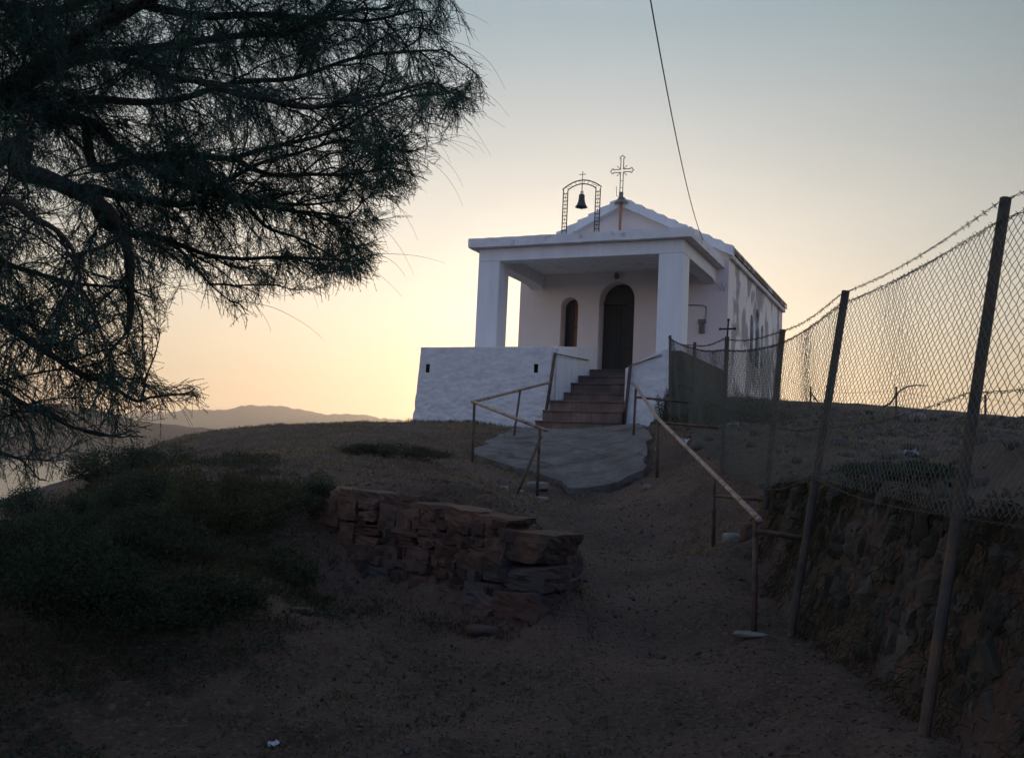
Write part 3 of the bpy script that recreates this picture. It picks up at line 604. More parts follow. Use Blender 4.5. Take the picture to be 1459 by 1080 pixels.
# ------------------------------------------------------------------ chain-link fence
tops = [Vector((2.75, 2.9, EYE+1.66)), at(1433, 283, 5.5), at(1205, 415, 8), at(1115, 470, 10.3), at(1036, 480, 13.5), at(990, 488, 17.5), at(955, 478, 21)]
bases = [Vector((2.3, 2.8, .1)), at(1312, 1035, 5.3), at(1123, 903, 7.9), at(1091, 702, 10.2), at(1029, 670, 13.4), at(984, 603, 17.4), at(955, 602, 21)]
fence = empty('chain_link_fence', (bases[2].x, bases[2].y, bases[2].z)); tag(fence, 'leaning chain-link fence topped with barbed wire along the right of the path', 'fence')
radii = [.032, .031, .031, .031, .03, .028, .026]
for t, b_, r_ in zip(tops, bases, radii):
    p = MB().tube(rel(fence, [b_-Vector((0, 0, .15)), t]), r_, 12).build('post', POST, fence, smooth=False)
def along(i, f, hz):                    # point on the fence line: span i, fraction f, height as distance below the post top
    a = (bases[i]-tops[i]).normalized(); b_ = (bases[i+1]-tops[i+1]).normalized()
    return (tops[i]+a*hz[0]).lerp(tops[i+1]+b_*hz[1], f)
mt = [.14, .15, .12, .16, .18, .10, .04]; mbm = [1.75, 1.78, 1.50, 1.63, 1.72, 1.45, 1.6]
Av, Bv = [], []
cell = .062
for i in range(6):
    Ls = (tops[i+1]-tops[i]).length; nc = int(Ls/cell); nr = 25
    off = Vector((-.036, 0, 0))
    P = np.zeros((nc*2+1, nr*2+1, 3))
    a0 = (bases[i]-tops[i]).normalized(); a1 = (bases[i+1]-tops[i+1]).normalized()
    U0, U1 = tops[i]+a0*mt[i]+off, tops[i+1]+a1*mt[i+1]+off; D0, D1 = tops[i]+a0*mbm[i]+off, tops[i+1]+a1*mbm[i+1]+off
    fu = np.linspace(0, 1, nc*2+1)[:, None, None]; fv = np.linspace(0, 1, nr*2+1)[None, :, None]
    U0, U1, D0, D1 = map(np.array, (U0, U1, D0, D1))
    P = (U0*(1-fu)+U1*fu)*(1-fv)+(D0*(1-fu)+D1*fu)*fv
    sag = np.sin(np.pi*fu)*.035*(1-fv)
    P[..., 2:3] -= sag; P[..., 0:1] += .03*np.sin(fu*9+fv*4+i)*np.sin(np.pi*fu)
    P += rng.normal(0, .0025, P.shape)
    for c in range(nc):
        x0, x1 = 2*c, 2*c+1
        for r_ in range(nr):
            Av += [P[x0+1, 2*r_], P[x0, 2*r_+1], P[x0+1, 2*r_], P[min(x0+2, 2*nc), 2*r_+1]]
            Bv += [P[x0, 2*r_+1], P[x0+1, 2*r_+2], P[min(x0+2, 2*nc), 2*r_+1], P[x0+1, 2*r_+2]]
Av = np.array(Av)-np.array(fence.location); Bv = np.array(Bv)-np.array(fence.location)
v, f = prism_tubes(Av, Bv, .0021, .0021); fast_mesh('wire_mesh', v, f, WIRE, fence)
def barbed(hz, name, twist=.006, barbs=True, sagv=.05, step=.095):
    A1_, B1_ = [], []
    for i in range(6):
        Ls = (tops[i+1]-tops[i]).length; n = int(Ls/.024); prev = None
        for k in range(n+1):
            f_ = k/n; c_ = along(i, f_, (hz[i], hz[i+1])); c_.z -= sagv*math.sin(math.pi*f_)
            w = k*1.1; pa = c_+Vector((math.cos(w)*twist-.036, 0, math.sin(w)*twist)); pb = c_-Vector((math.cos(w)*twist+.036, 0, math.sin(w)*twist))
            if prev: A1_ += [prev[0], prev[1]]; B1_ += [pa, pb]
            prev = (pa, pb)
        if barbs:
            nb = int(Ls/step)
            for k in range(nb):
                f_ = (k+random.random()*.4+.3)/nb; c_ = along(i, f_, (hz[i], hz[i+1])); c_.z -= sagv*math.sin(math.pi*f_); c_.x -= .036
                for q_ in range(2):
                    d_ = Vector((random.uniform(-1, 1), random.uniform(-1, 1), random.uniform(-1, 1))).normalized()*.022
                    A1_.append(c_-d_); B1_.append(c_+d_)
    v, f = prism_tubes(np.array(A1_)-np.array(fence.location), np.array(B1_)-np.array(fence.location), .0023, .0023)
    fast_mesh(name, v, f, BARB, fence)
barbed([.03, .03, .03, .03, .03, .05, .05], 'barbed_strand'); barbed([m_+.0 for m_ in mt], 'barbed_strand', sagv=.035, step=.045)
barbed([1.12]*3+[.95, .95, .8, .8], 'barbed_strand', step=.14)
barbed([x for x in mbm], 'tension_wire', barbs=False)
# small iron cross fixed on a fence post
fc = empty('iron_cross', at(1036, 480, 13.5)); tag(fc, 'small plain iron cross with knobbed ends on top of a fence post', 'cross')
p0 = at(1036, 484, 13.5)-fc.location; p1 = at(1038, 456, 13.5)-fc.location
mb = MB(); mb.tube([p0, p1], .012, 6); a = at(1026, 469, 13.5)-fc.location; b_ = at(1047, 468.5, 13.5)-fc.location; mb.tube([a, b_], .012, 6)
for p in (a, b_, p1): mb.rock(p, (.022, .022, .022), 1, 0, boxy=0)
mb.build('cross_bars', IRON, fc)

# far boundary fence on the crest and the bent pipe on it
ff = empty('wire_fence', at(1277, 594, 23.5)); tag(ff, 'low sagging wire fence on the skyline behind the chain-link mesh', 'fence')
fp = [((1155, 551), (1155, 582), 26.5), ((1277, 551), (1277, 596), 23.5), ((1404, 562), (1404, 606), 21.5), ((1530, 572), (1530, 620), 20)]
TT = []
for t, b_, d_ in fp:
    pt, pb = at(*t, d_), at(*b_, d_); TT.append((pt, pb)); MB().tube(rel(ff, [pb-Vector((0, 0, .3)), pt]), .026, 8).build('post', RUST, ff)
MB().tube(rel(ff, [at(1157, 562, 26.4), at(1174, 584, 25.8)]), .02, 6).build('brace', RUST, ff)
mb = MB()
for k in range(3):
    for fr in (.12, .55):
        a, b_ = TT[k][0].lerp(TT[k][1], fr), TT[k+1][0].lerp(TT[k+1][1], fr)
        mb.tube([a.lerp(b_, s_/6)-Vector((0, 0, .08*math.sin(math.pi*s_/6)))-ff.location for s_ in range(7)], .004, 4)
a = at(1120, 538, 29)-ff.location; mb.tube([a, TT[0][0].lerp(TT[0][1], .3)-ff.location], .004, 4)
mb.build('wire_strand', BARB, ff)
bp_ = empty('bent_branch', at(1262, 579, 23.3)); tag(bp_, 'dark curved bare branch arching off the skyline fence', 'branch')
pts = [at(*p, 23.35) for p in ((1258, 580), (1268, 575), (1277, 563), (1283, 556), (1293, 551), (1305, 549), (1317, 549.5), (1324, 549))]
MB().tube(rel(bp_, pts), [.02, .025, .022, .02, .018, .016, .013, .008], 7).build('stem', BARK, bp_, smooth=True)

# power cable
cb = []
pa, pb = at(1003, 344, 25.4), at(928, 0, 10)
for k in range(40):
    d_ = 25.4-k*1.0; x = pa.x+(pb.x-pa.x)*(pa.y-d_)/(pa.y-pb.y); z = EYE+4.80+.0057*(d_-10.8)**2
    cb.append(Vector((x, d_, z)))
cb[0] = pa
mb = MB(); mb.tube(cb, .0085, 6); cbl = mb.build('power_cable', CABLE, smooth=True); tag(cbl, 'single black overhead cable sagging down to the porch roof corner', 'cable')

# ------------------------------------------------------------------ concrete apron
poly = [(775, 617), (888, 621), (915, 640), (925, 665), (913, 698), (880, 703), (815, 700), (790, 692), (770, 686), (720, 676), (680, 664), (672, 655), (700, 640), (740, 622)]
dep = [22.6, 22.2, 19.5, 17.2, 15.3, 15.1, 15.2, 15.5, 15.8, 16.2, 16.9, 17.3, 18.6, 21]
P2 = [at(*p, d_) for p, d_ in zip(poly, dep)]
def inside(x, y, P):
    c_ = False; n = len(P); j = n-1
    for i in range(n):
        if (P[i].y > y) != (P[j].y > y) and x < (P[j].x-P[i].x)*(y-P[i].y)/(P[j].y-P[i].y)+P[i].x: c_ = not c_
        j = i
    return c_
# fine rim
rim = []
for i in range(len(P2)):
    a, b_ = P2[i], P2[(i+1) % len(P2)]
    for k in range(14):
        p = a.lerp(b_, k/14); nn = noise.noise_vector(Vector((p.x*2.2, p.y*2.2, 0)))*.13+noise.noise_vector(Vector((p.x*8, p.y*8, 3)))*.06; rim.append(Vector((p.x+nn.x, p.y+nn.y, 0)))
cen = sum((Vector((p.x, p.y, 0)) for p in P2), Vector())/len(P2)
V = []; Fc = []; K = 22; n = len(rim)
pr = np.array([[cen.lerp(r_, (k+1)/K)[:2] for r_ in rim] for k in range(K)]); zz = ground_np(pr[..., 0], pr[..., 1])
for k in range(K):
    for i in range(n):
        x, y = pr[k, i]; V.append((x, y, zz[k, i]+.10+.006*noise.noise(Vector((x*2.5, y*2.5, 4)))+.004*noise.noise(Vector((x*9, y*9, 4)))))
for i in range(n): V.append(V[(K-1)*n+i])
for i in range(n): x, y = pr[-1, i]; V.append((x+.02*noise.noise(Vector((x*9, y*9, 1))), y+.02*noise.noise(Vector((x*9, y*9, 5))), zz[-1, i]-.15))
V.append((cen.x, cen.y, gz(cen.x, cen.y)+.105))
for k in [q_ for q_ in range(K+1) if q_ != K-1]:
    for i in range(n): i2 = (i+1) % n; Fc.append((k*n+i, k*n+i2, (k+1)*n+i2, (k+1)*n+i))
for i in range(n): Fc.append((len(V)-1, (i+1) % n, i))
mb = MB(); mb.add(V, Fc); ap = mb.build('concrete_path', PADM, smooth=True); tag(ap, 'worn broken edged concrete apron at the foot of the tiled steps', 'path', kind='structure')

# ------------------------------------------------------------------ stone walls
def tint_rand(lo=.7, hi=1.25, warm=.12):
    k = random.uniform(lo, hi); w = random.uniform(-warm, warm); return (k*(1+w), k, k*(1-w))
wall = empty('dry_stone_wall', at(660, 850, 9)); tag(wall, 'low reddish dry stone wall of rough blocks left of the path', 'wall')
def lw_rel(mb): mb.v = [tuple(Vector(v)-wall.location) for v in mb.v]
mb = MB()
rowsL = [  # courses from the bottom: left end px, right end px, height px, joints
    ((524, 852), (716, 886), 34, [0, .16, .30, .46, .60, .80, 1]), ((512, 820), (724, 852), 34, [0, .12, .30, .42, .62, .78, 1]),
    ((504, 787), (734, 817), 34, [0, .20, .38, .56, .72, .88, 1]), ((500, 754), (738, 783), 33, [0, .10, .26, .48, .60, .74, .88, 1]), ((494, 722), (742, 752), 33, [0, .14, .26, .36, .50, .64, .80, 1])]
for j, (a, b_, th, cuts) in enumerate(rowsL):
    for c0, c1 in zip(cuts[:-1], cuts[1:]):
        fm_ = (c0+c1)/2; px = a[0]+(b_[0]-a[0])*fm_; py = a[1]+(b_[1]-a[1])*fm_+random.uniform(-7, 6)
        d_ = 9.66-1.22*fm_+.05*j; wpx = (b_[0]-a[0])*(c1-c0); sc = d_/F
        split = random.random() < .5 and wpx > 26
        p = at(px, py, d_+.17+random.uniform(-.02, .03)); mb.cur = tint_rand(.72, 1.3)
        hw_ = wpx*sc*.60; hh_ = th*sc*random.uniform(.47, .53)
        if split:
            mb.block(p+Vector((0, 0, hh_*.5)), (hw_, .2, hh_*.47), rz=-.62+random.uniform(-.05, .05)); mb.cur = tint_rand(.72, 1.3)
            mb.block(p-Vector((0, 0, hh_*.52)), (hw_*random.uniform(.9, 1), .2, hh_*.46), rz=-.62+random.uniform(-.05, .05))
        else: mb.block(p, (hw_, .2, hh_), rz=-.62+random.uniform(-.06, .06), tilt=random.uniform(-.05, .05))
for k in range(120):   # chocks between the blocks
    fm_ = random.random(); jj = random.uniform(0, 4.6); px = 490+240*fm_; py = 862-30*jj+30*fm_; d_ = 9.58-1.22*fm_+.05*jj
    mb.cur = tint_rand(.5, 1.1); s_ = random.uniform(.02, .05); mb.block(at(px, py, d_+.06), (s_*1.6, s_, s_), rz=random.random()*3, cuts=2, chip=.3)
for px, py, d_, sx, sy, sz in [(472, 722, 9.95, .16, .14, .07), (480, 738, 9.9, .12, .12, .06), (500, 708, 9.95, .15, .15, .08), (540, 712, 9.8, .20, .2, .08), (585, 720, 9.55, .2, .18, .07), (625, 730, 9.3, .18, .18, .08), (668, 738, 9.1, .16, .16, .08), (702, 746, 8.95, .2, .2, .08)]:
    mb.cur = tint_rand(.8, 1.3); mb.block(at(px, py, d_+.06), (sx, sy, sz), rz=-.62+random.uniform(-.25, .25), tilt=random.uniform(-.1, .1))
lw_rel(mb); mb.build('stonework', STONE, wall, tint=True)
mb = MB()   # squared end blocks at the path corner
for px, py, d_, s_, rz, tl in [(768, 778, 8.66, (.225, .28, .125), -.58, .05), (764, 822, 8.56, (.215, .26, .095), -.52, -.03), (752, 864, 8.43, (.20, .24, .13), -.5, .03), (800, 842, 8.8, (.10, .2, .12), -.3, .1), (804, 800, 8.9, (.11, .22, .12), -.4, .05), (706, 800, 8.75, (.16, .2, .12), -.6, 0), (700, 860, 8.62, (.16, .2, .11), -.6, 0)]:
    mb.cur = tint_rand(.9, 1.35); mb.block(at(px, py, d_+.14), s_, rz=rz, tilt=tl, jag=.16, cuts=6, chip=.3)
lw_rel(mb); mb.build('end_stone', STONE, wall, tint=True)
# rubble retaining wall under the fence
rw = empty('rubble_wall', (2.5, 7, gz(2.4, 7))); tag(rw, 'rough rubble retaining wall of upright stones under the chain-link fence', 'wall')
mb = MB()
for k in range(1250):
    y = random.uniform(3.2, 10.6); t = random.random(); bx = float(bank_x(y)); lo_ = np.interp(y, [2, 5.4, 8, 10.3], [.05, .33, .42, .62]); hi_ = np.interp(y, [2, 5, 8, 10.3], [1.45, 1.47, 1.66, 1.6])
    z = lo_+(hi_-lo_)*t*.98; x = bx+.12+.26*t+random.uniform(-.03, .03); s_ = random.uniform(.035, .07)+.06*random.random()**2
    mb.cur = tint_rand(.45, .95); mb.rock((x-rw.location.x, y-rw.location.y, z-rw.location.z), (s_*.7, s_*random.uniform(.7, 1.3), s_*random.uniform(.7, 1.5)), 2, .42, rz=random.uniform(-.6, .6), boxy=.55, tilt=random.uniform(-.4, .4))
mb.build('stonework', GREYSTONE, rw, tint=True)

# ------------------------------------------------------------------ loose rocks and litter
def rock_thing(name, px, py, d_, size, M, label, cat='rock', boxy=.4, rz=0, jag=.2, group=None):
    p = at(px, py, d_); z = gz(p.x, p.y); mb = MB(); mb.rock((0, 0, size[2]*.45), size, 3, jag, rz=rz, boxy=boxy); o = mb.build(name, M, smooth=True, tint=True)
    o.location = (p.x, p.y, z); tag(o, label, cat, group or 'loose rocks along the path')
rock_thing('boulder', 1043, 766, 11.2, (.115, .10, .085), PALE_ROCK, 'pale rounded boulder beside the foot of the second handrail post')
rock_thing('boulder', 1068, 752, 10.9, (.09, .12, .12), STONE, 'brown upright stone just behind the pale rounded boulder', boxy=.7)
rock_thing('stone_slab', 1070, 920, 8.0, (.15, .11, .02), GREY_ROCK, 'flat grey footing at the base of the lowest handrail post', 'stone', .5)
rock_thing('stone_slab', 712, 713, 14.25, (.14, .1, .035), PALE_ROCK, 'flat pale slab at the foot of the diagonal rail brace', 'stone', .6)
rock_thing('stone_slab', 770, 714, 14.4, (.13, .09, .035), PALE_ROCK, 'flat pale slab under the upright post of the zigzag handrail', 'stone', .6)
rock_thing('boulder', 766, 699, 15.1, (.18, .12, .07), GREY_ROCK, 'long grey rock at the broken lower edge of the concrete apron', boxy=.5)
rock_thing('boulder', 740, 704, 14.6, (.06, .05, .03), PALE_ROCK, 'little white stone between the brace and the post of the zigzag handrail')
rock_thing('boulder', 922, 705, 14.4, (.07, .06, .05), GREY_ROCK, 'grey lump right of the apron tip on the path')
rock_thing('boulder', 688, 890, 8.3, (.16, .1, .04), STONE, 'flat brown stone lying before the dry stone wall', boxy=.5)
rock_thing('boulder', 1300, 600, 23.2, (.32, .25, .14), GREY_ROCK, 'dark stone mound on the skyline behind the mesh fence')
rock_thing('boulder', 430, 876, 8.0, (.10, .06, .03), GREYSTONE, 'narrow grey stone among weeds left of the dry stone wall')
def crumple(name, px, py, d_, s_, M, label, cat, up=.02):
    p = at(px, py, d_); z = gz(p.x, p.y); mb = MB(); n = 7; V = []
    for j in range(n):
        for i in range(n):
            u, v_ = i/(n-1)-.5, j/(n-1)-.5; V.append((u*s_[0], v_*s_[1], up+s_[2]*(.5+noise.noise(Vector((u*5+px, v_*5, d_))))))
    mb.add(V, [(j*n+i, j*n+i+1, (j+1)*n+i+1, (j+1)*n+i) for j in range(n-1) for i in range(n-1)]); o = mb.build(name, M)
    sd = o.modifiers.new('thickness', 'SOLIDIFY'); sd.thickness = .003
    o.location = (p.x, p.y, z); tag(o, label, cat, 'litter on the ground')
crumple('plastic_bag', 974, 630, 16.3, (.17, .14, .10), LITTER, 'crumpled white plastic bag beside the sloping handrail', 'litter')
crumple('plastic_sheet', 1044, 599, 20, (.22, .2, .12), LITTER, 'crumpled pale sheet on the ground behind the mesh near the nave', 'litter')
crumple('plastic_sheet', 1292, 640, 13.5, (.30, .26, .10), SHEETM, 'larger faded blue sheet lying in the field between the two nearest fence posts', 'litter')
crumple('paper_scrap', 389, 1070, 5.85, (.06, .04, .03), LITTER, 'folded white paper scrap on the bare foreground soil', 'litter', .012)
bx = empty('box', at(338, 619, 24)); tag(bx, 'small white metal box standing on the skyline of the left slope', 'box'); bx.location.z = gz(bx.location.x, bx.location.y)
MB().box((-.07, -.06, 0), (.07, .06, .15)).build('case', BOXM, bx, bevel=.008); MB().box((-.05, -.066, .05), (.05, -.062, .13)).build('panel', GLASS, bx); MB().box((-.09, -.05, 0), (-.072, .05, .13)).build('bracket', IRON, bx)

# gravel and dry grass: stuff
def scatter_px(n, box, hide=None):
    x0, y0, x1, y1 = box; P = np.stack([rng.uniform(x0, x1, n), rng.uniform(y0, y1, n)], 1); return P
mb = MB(); ico = bmesh.new(); bmesh.ops.create_icosphere(ico, subdivisions=1, radius=1); iv = np.array([v.co[:] for v in ico.verts]); ifc = np.array([[v.index for v in f.verts] for f in ico.faces]); ico.free()
def pebbles(n, xs, ys, smin, smax, name, label):
    x = rng.uniform(*xs, n); y = rng.uniform(*ys, n); kk = np.array([noise.noise(Vector((a*.9, b_*.9, 6)))+.6*noise.noise(Vector((a*2.7, b_*2.7, 9))) for a, b_ in zip(x, y)])+rng.normal(0, .15, n) > .12; x, y = x[kk], y[kk]; n = len(x); z = surf_np(x, y)+.012; s_ = smin+(smax-smin)*rng.random(n)**4
    V = iv[None]*(s_[:, None, None]*rng.uniform(.6, 1.3, (n, 1, 3)))*(1+.25*rng.normal(size=(n, len(iv), 1)).clip(-1, 1))
    V = V+np.stack([x, y, z], 1)[:, None, :]; f = (ifc[None]+np.arange(n)[:, None, None]*len(iv)).reshape(-1, 3)
    t = np.repeat(rng.uniform(.5, 1.5, (n, 1))*np.ones((n, 3)), len(iv), 0)
    o = fast_mesh(name, V.reshape(-1, 3), f, GRAVELM, tint=t); tag(o, label, 'gravel', kind='stuff')
pebbles(9000, (-5, 2.35), (4.4, 16), .003, .020, 'gravel', 'scattered small stones over the dirt path and slope')
def field_stones(n):
    x = rng.uniform(2.9, 14, n); y = rng.uniform(5, 27, n); k = not_terr(x, y); x, y = x[k], y[k]; n = len(x); s_ = .02+.10*rng.random(n)**4; z = surf_np(x, y)+.2*s_
    V = iv[None]*(s_[:, None, None]*rng.uniform(.6, 1.3, (n, 1, 3)))*(1+.25*rng.normal(size=(n, len(iv), 1)).clip(-1, 1))+np.stack([x, y, z], 1)[:, None, :]
    f = (ifc[None]+np.arange(n)[:, None, None]*len(iv)).reshape(-1, 3); t = np.repeat(rng.uniform(.5, 1.5, (n, 1))*np.ones((n, 3)), len(iv), 0)
    tag(fast_mesh('field_stones', V.reshape(-1, 3), f, GRAVELM, tint=t), 'scattered stones on the rough field behind the mesh', 'stones', kind='stuff')
def grass(n, xs, ys, hmin, hmax, per, label, tint0, dens=None):
    x = rng.uniform(*xs, n); y = rng.uniform(*ys, n)
    if dens is not None: k = rng.random(n) < dens(x, y); x, y = x[k], y[k]
    x = np.repeat(x, per)+rng.normal(0, .035, len(x)*per); y = np.repeat(y, per)+rng.normal(0, .035, len(y)*per)
    m_ = len(x); P = np.stack([x, y, surf_np(x, y)-.01], 1); Dd = np.stack([rng.normal(0, .45, m_), rng.normal(0, .45, m_), np.ones(m_)], 1); Dd /= np.linalg.norm(Dd, axis=1, keepdims=True)
    v, f = blades(P, Dd, rng.uniform(hmin, hmax, m_), rng.uniform(.005, .012, m_), .8)
    t = np.repeat(rng.uniform(.5, 1.5, (m_, 1))*np.array([tint0]), 4, 0)
    o = fast_mesh('grass', v, f, DRYGRASS, tint=t); tag(o, label, 'grass', kind='stuff')
def clump(x, y): return np.array([max(0, noise.noise(Vector((a*.7, b_*.7, 2)))+.35) for a, b_ in zip(x, y)])
def not_terr(x, y):
    c, s = math.cos(YAW), math.sin(YAW); a = x-CX; b_ = y-CY; Xl = a*c-b_*s; Yl = a*s+b_*c
    return ~((Xl > XT-.1) & (Xl < .5) & (Yl > -2.0) & (Yl < 13))
apx = np.array([(p.x, p.y) for p in P2]); apc = apx.mean(0)
def off_apron(x, y): return np.array([not inside(a, b_, P2) for a, b_ in zip(x, y)])
field_stones(2600)
def d1(x, y):
    pathw = sm(.5, 1.1, np.abs(x-np.interp(y, [4, 8, 12, 16, 20], [0, .8, 1.3, 1.6, 1.8])))
    return (clump(x, y)+.12)*not_terr(x, y)*off_apron(x, y)*(.10+.90*pathw)
grass(17000, (-9.5, 3), (10.5, 26), .03, .11, 10, 'short dry grass over the upper slope and skyline', (1.6, 1.5, 1.32), d1)
grass(4200, (3, 12), (9, 28), .04, .16, 9, 'dry weeds on the field behind the mesh fence', (.75, .8, .65), lambda x, y: clump(x, y)*not_terr(x, y))
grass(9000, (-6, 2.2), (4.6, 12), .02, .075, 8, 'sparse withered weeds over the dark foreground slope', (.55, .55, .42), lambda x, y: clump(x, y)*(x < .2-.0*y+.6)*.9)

def cover(n, label, tint0):
    x = rng.uniform(-9.5, 1.2, n); y = rng.uniform(4.6, 14.5, n)
    pr_ = project(np.stack([x, y, surf_np(x, y)], 1))
    edge = np.interp(pr_[:, 1], [640, 700, 760, 830, 900, 960, 1020], [330, 420, 470, 480, 470, 330, 150])
    dens = np.array([noise.noise(Vector((a*1.1, b_*1.1, 5)))*.7+noise.noise(Vector((a*3.2, b_*3.2, 8)))*.5 for a, b_ in zip(x, y)])
    k = (dens > .06+np.clip((pr_[:, 0]-edge)/220, -.25, 3)-.35*sm(60, 220, edge-pr_[:, 0])); x, y, dens = x[k], y[k], dens[k]
    m_ = len(x); P = np.stack([x, y, surf_np(x, y)+rng.random(m_)*np.clip(.03+.10*dens, .01, .12)], 1)
    Dd = rng.normal(0, 1, (m_, 3)); Dd[:, 2] = np.abs(Dd[:, 2])*.8; Dd /= np.linalg.norm(Dd, axis=1, keepdims=True)
    v, f = blades(P, Dd, rng.uniform(.015, .05, m_), rng.uniform(.006, .014, m_), .4)
    t = np.repeat(rng.uniform(.5, 1.6, (m_, 1))*np.where(rng.random((m_, 1)) < .3, np.array([[1.7, 1.1, .8]]), np.array([tint0])), 4, 0)
    o = fast_mesh('ground_cover', v, f, SHRUBM, tint=t); tag(o, label, 'ground cover', kind='stuff')
cover(330000, 'low dark creeping scrub and weeds over the left slope', (.75, .95, .85))
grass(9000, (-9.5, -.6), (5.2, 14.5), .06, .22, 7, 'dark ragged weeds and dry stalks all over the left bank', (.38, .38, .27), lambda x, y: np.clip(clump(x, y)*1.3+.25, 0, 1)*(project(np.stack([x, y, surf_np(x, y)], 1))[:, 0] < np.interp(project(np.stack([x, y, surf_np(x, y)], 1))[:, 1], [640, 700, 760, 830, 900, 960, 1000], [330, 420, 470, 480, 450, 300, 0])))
def litter(n, xs, ys, label):
    x = rng.uniform(*xs, n); y = ys[0]+(ys[1]-ys[0])*rng.random(n)**1.6; P = np.stack([x, y, surf_np(x, y)+.004], 1)
    Dd = rng.normal(0, 1, (n, 3)); Dd[:, 2] = rng.normal(.05, .2, n); Dd /= np.linalg.norm(Dd, axis=1, keepdims=True)
    v, f = blades(P, Dd, rng.uniform(.012, .05, n), rng.uniform(.003, .010, n), .3)
    pal = np.array([[.9, .7, .5], [.35, .28, .24], [.55, .45, .36], [.25, .26, .22], [.8, .72, .66]]); t = np.repeat(pal[rng.integers(0, 5, n)]*rng.uniform(.5, 1.2, (n, 1)), 4, 0)
    o = fast_mesh('leaf_litter', v, f, DRYGRASS, tint=t); tag(o, label, 'litter', kind='stuff')
litter(42000, (-5.5, 2.5), (4.4, 15), 'dry needles, twigs and leaf litter over the trodden dirt')
nb_ = 11000; yb = rng.uniform(3, 11, nb_); tb = rng.random(nb_); xb = bank_x(yb)+.02+.42*tb; zb_ = surf_np(xb, yb)+.01
kb = np.array([noise.noise(Vector((a*2, b_*1.2, 3))) for a, b_ in zip(yb, zb_)])+rng.normal(0, .1, nb_) > -.05; xb, yb, zb_ = xb[kb], yb[kb], zb_[kb]; nb_ = len(xb)
Db = np.stack([-np.abs(rng.normal(.5, .3, nb_)), rng.normal(0, .35, nb_), rng.normal(-.55, .6, nb_)], 1); Db /= np.linalg.norm(Db, axis=1, keepdims=True)
v, f = blades(np.stack([xb-.03, yb, zb_], 1), Db, rng.uniform(.04, .16, nb_), rng.uniform(.004, .010, nb_), .5); t = np.repeat(rng.uniform(.4, 1.2, (nb_, 1))*np.array([[.36, .36, .28]]), 4, 0)
tag(fast_mesh('bank_weeds', v, f, DRYGRASS, tint=t), 'withered weeds and roots hanging over the fence bank', 'weeds', kind='stuff')
def tufts_along(pts, n, hmin, hmax, label, tint0):
    P = []
    for k in range(n):
        i = random.randrange(len(pts)-1); p = pts[i].lerp(pts[i+1], random.random()); P += [(p.x+random.gauss(0, .07), p.y+random.gauss(0, .07)) for _ in range(9)]
    P = np.array(P); m_ = len(P); B = np.column_stack([P, surf_np(P[:, 0], P[:, 1])-.01]); Dd = np.stack([rng.normal(0, .4, m_), rng.normal(0, .4, m_), np.ones(m_)], 1); Dd /= np.linalg.norm(Dd, axis=1, keepdims=True)
    v, f = blades(B, Dd, rng.uniform(hmin, hmax, m_), rng.uniform(.006, .014, m_), .8); t = np.repeat(rng.uniform(.5, 1.4, (m_, 1))*np.array([tint0]), 4, 0)
    tag(fast_mesh('grass', v, f, DRYGRASS, tint=t), label, 'grass', kind='stuff')
tufts_along([loc2w(XT-.25, -T-.12), loc2w(-5, -T-.14), loc2w(-2.9, -T-.16)], 150, .05, .22, 'dry weeds along the foot of the white terrace wall', (.6, .6, .42))
tufts_along([loc2w(.15, -T-.3), loc2w(.3, .5), loc2w(.5, 3), loc2w(.7, 12)], 160, .06, .3, 'weeds along the right side of the terrace and nave', (.5, .52, .38))
tufts_along([at(490, 712, 10.0), at(600, 722, 9.6), at(700, 742, 9.1)], 120, .03, .12, 'dry weeds growing over the top of the dry stone wall', (.7, .6, .45))
tufts_along([at(500, 858, 9.2), at(620, 880, 8.65), at(720, 900, 8.2), at(820, 845, 8.9)], 110, .02, .10, 'weeds and soil crumbs at the foot of the dry stone wall', (.55, .48, .36))
tufts_along([Vector((p.x, p.y, 0)) for p in P2[2:-1]], 130, .02, .09, 'withered grass fringing the concrete apron', (.7, .66, .56))

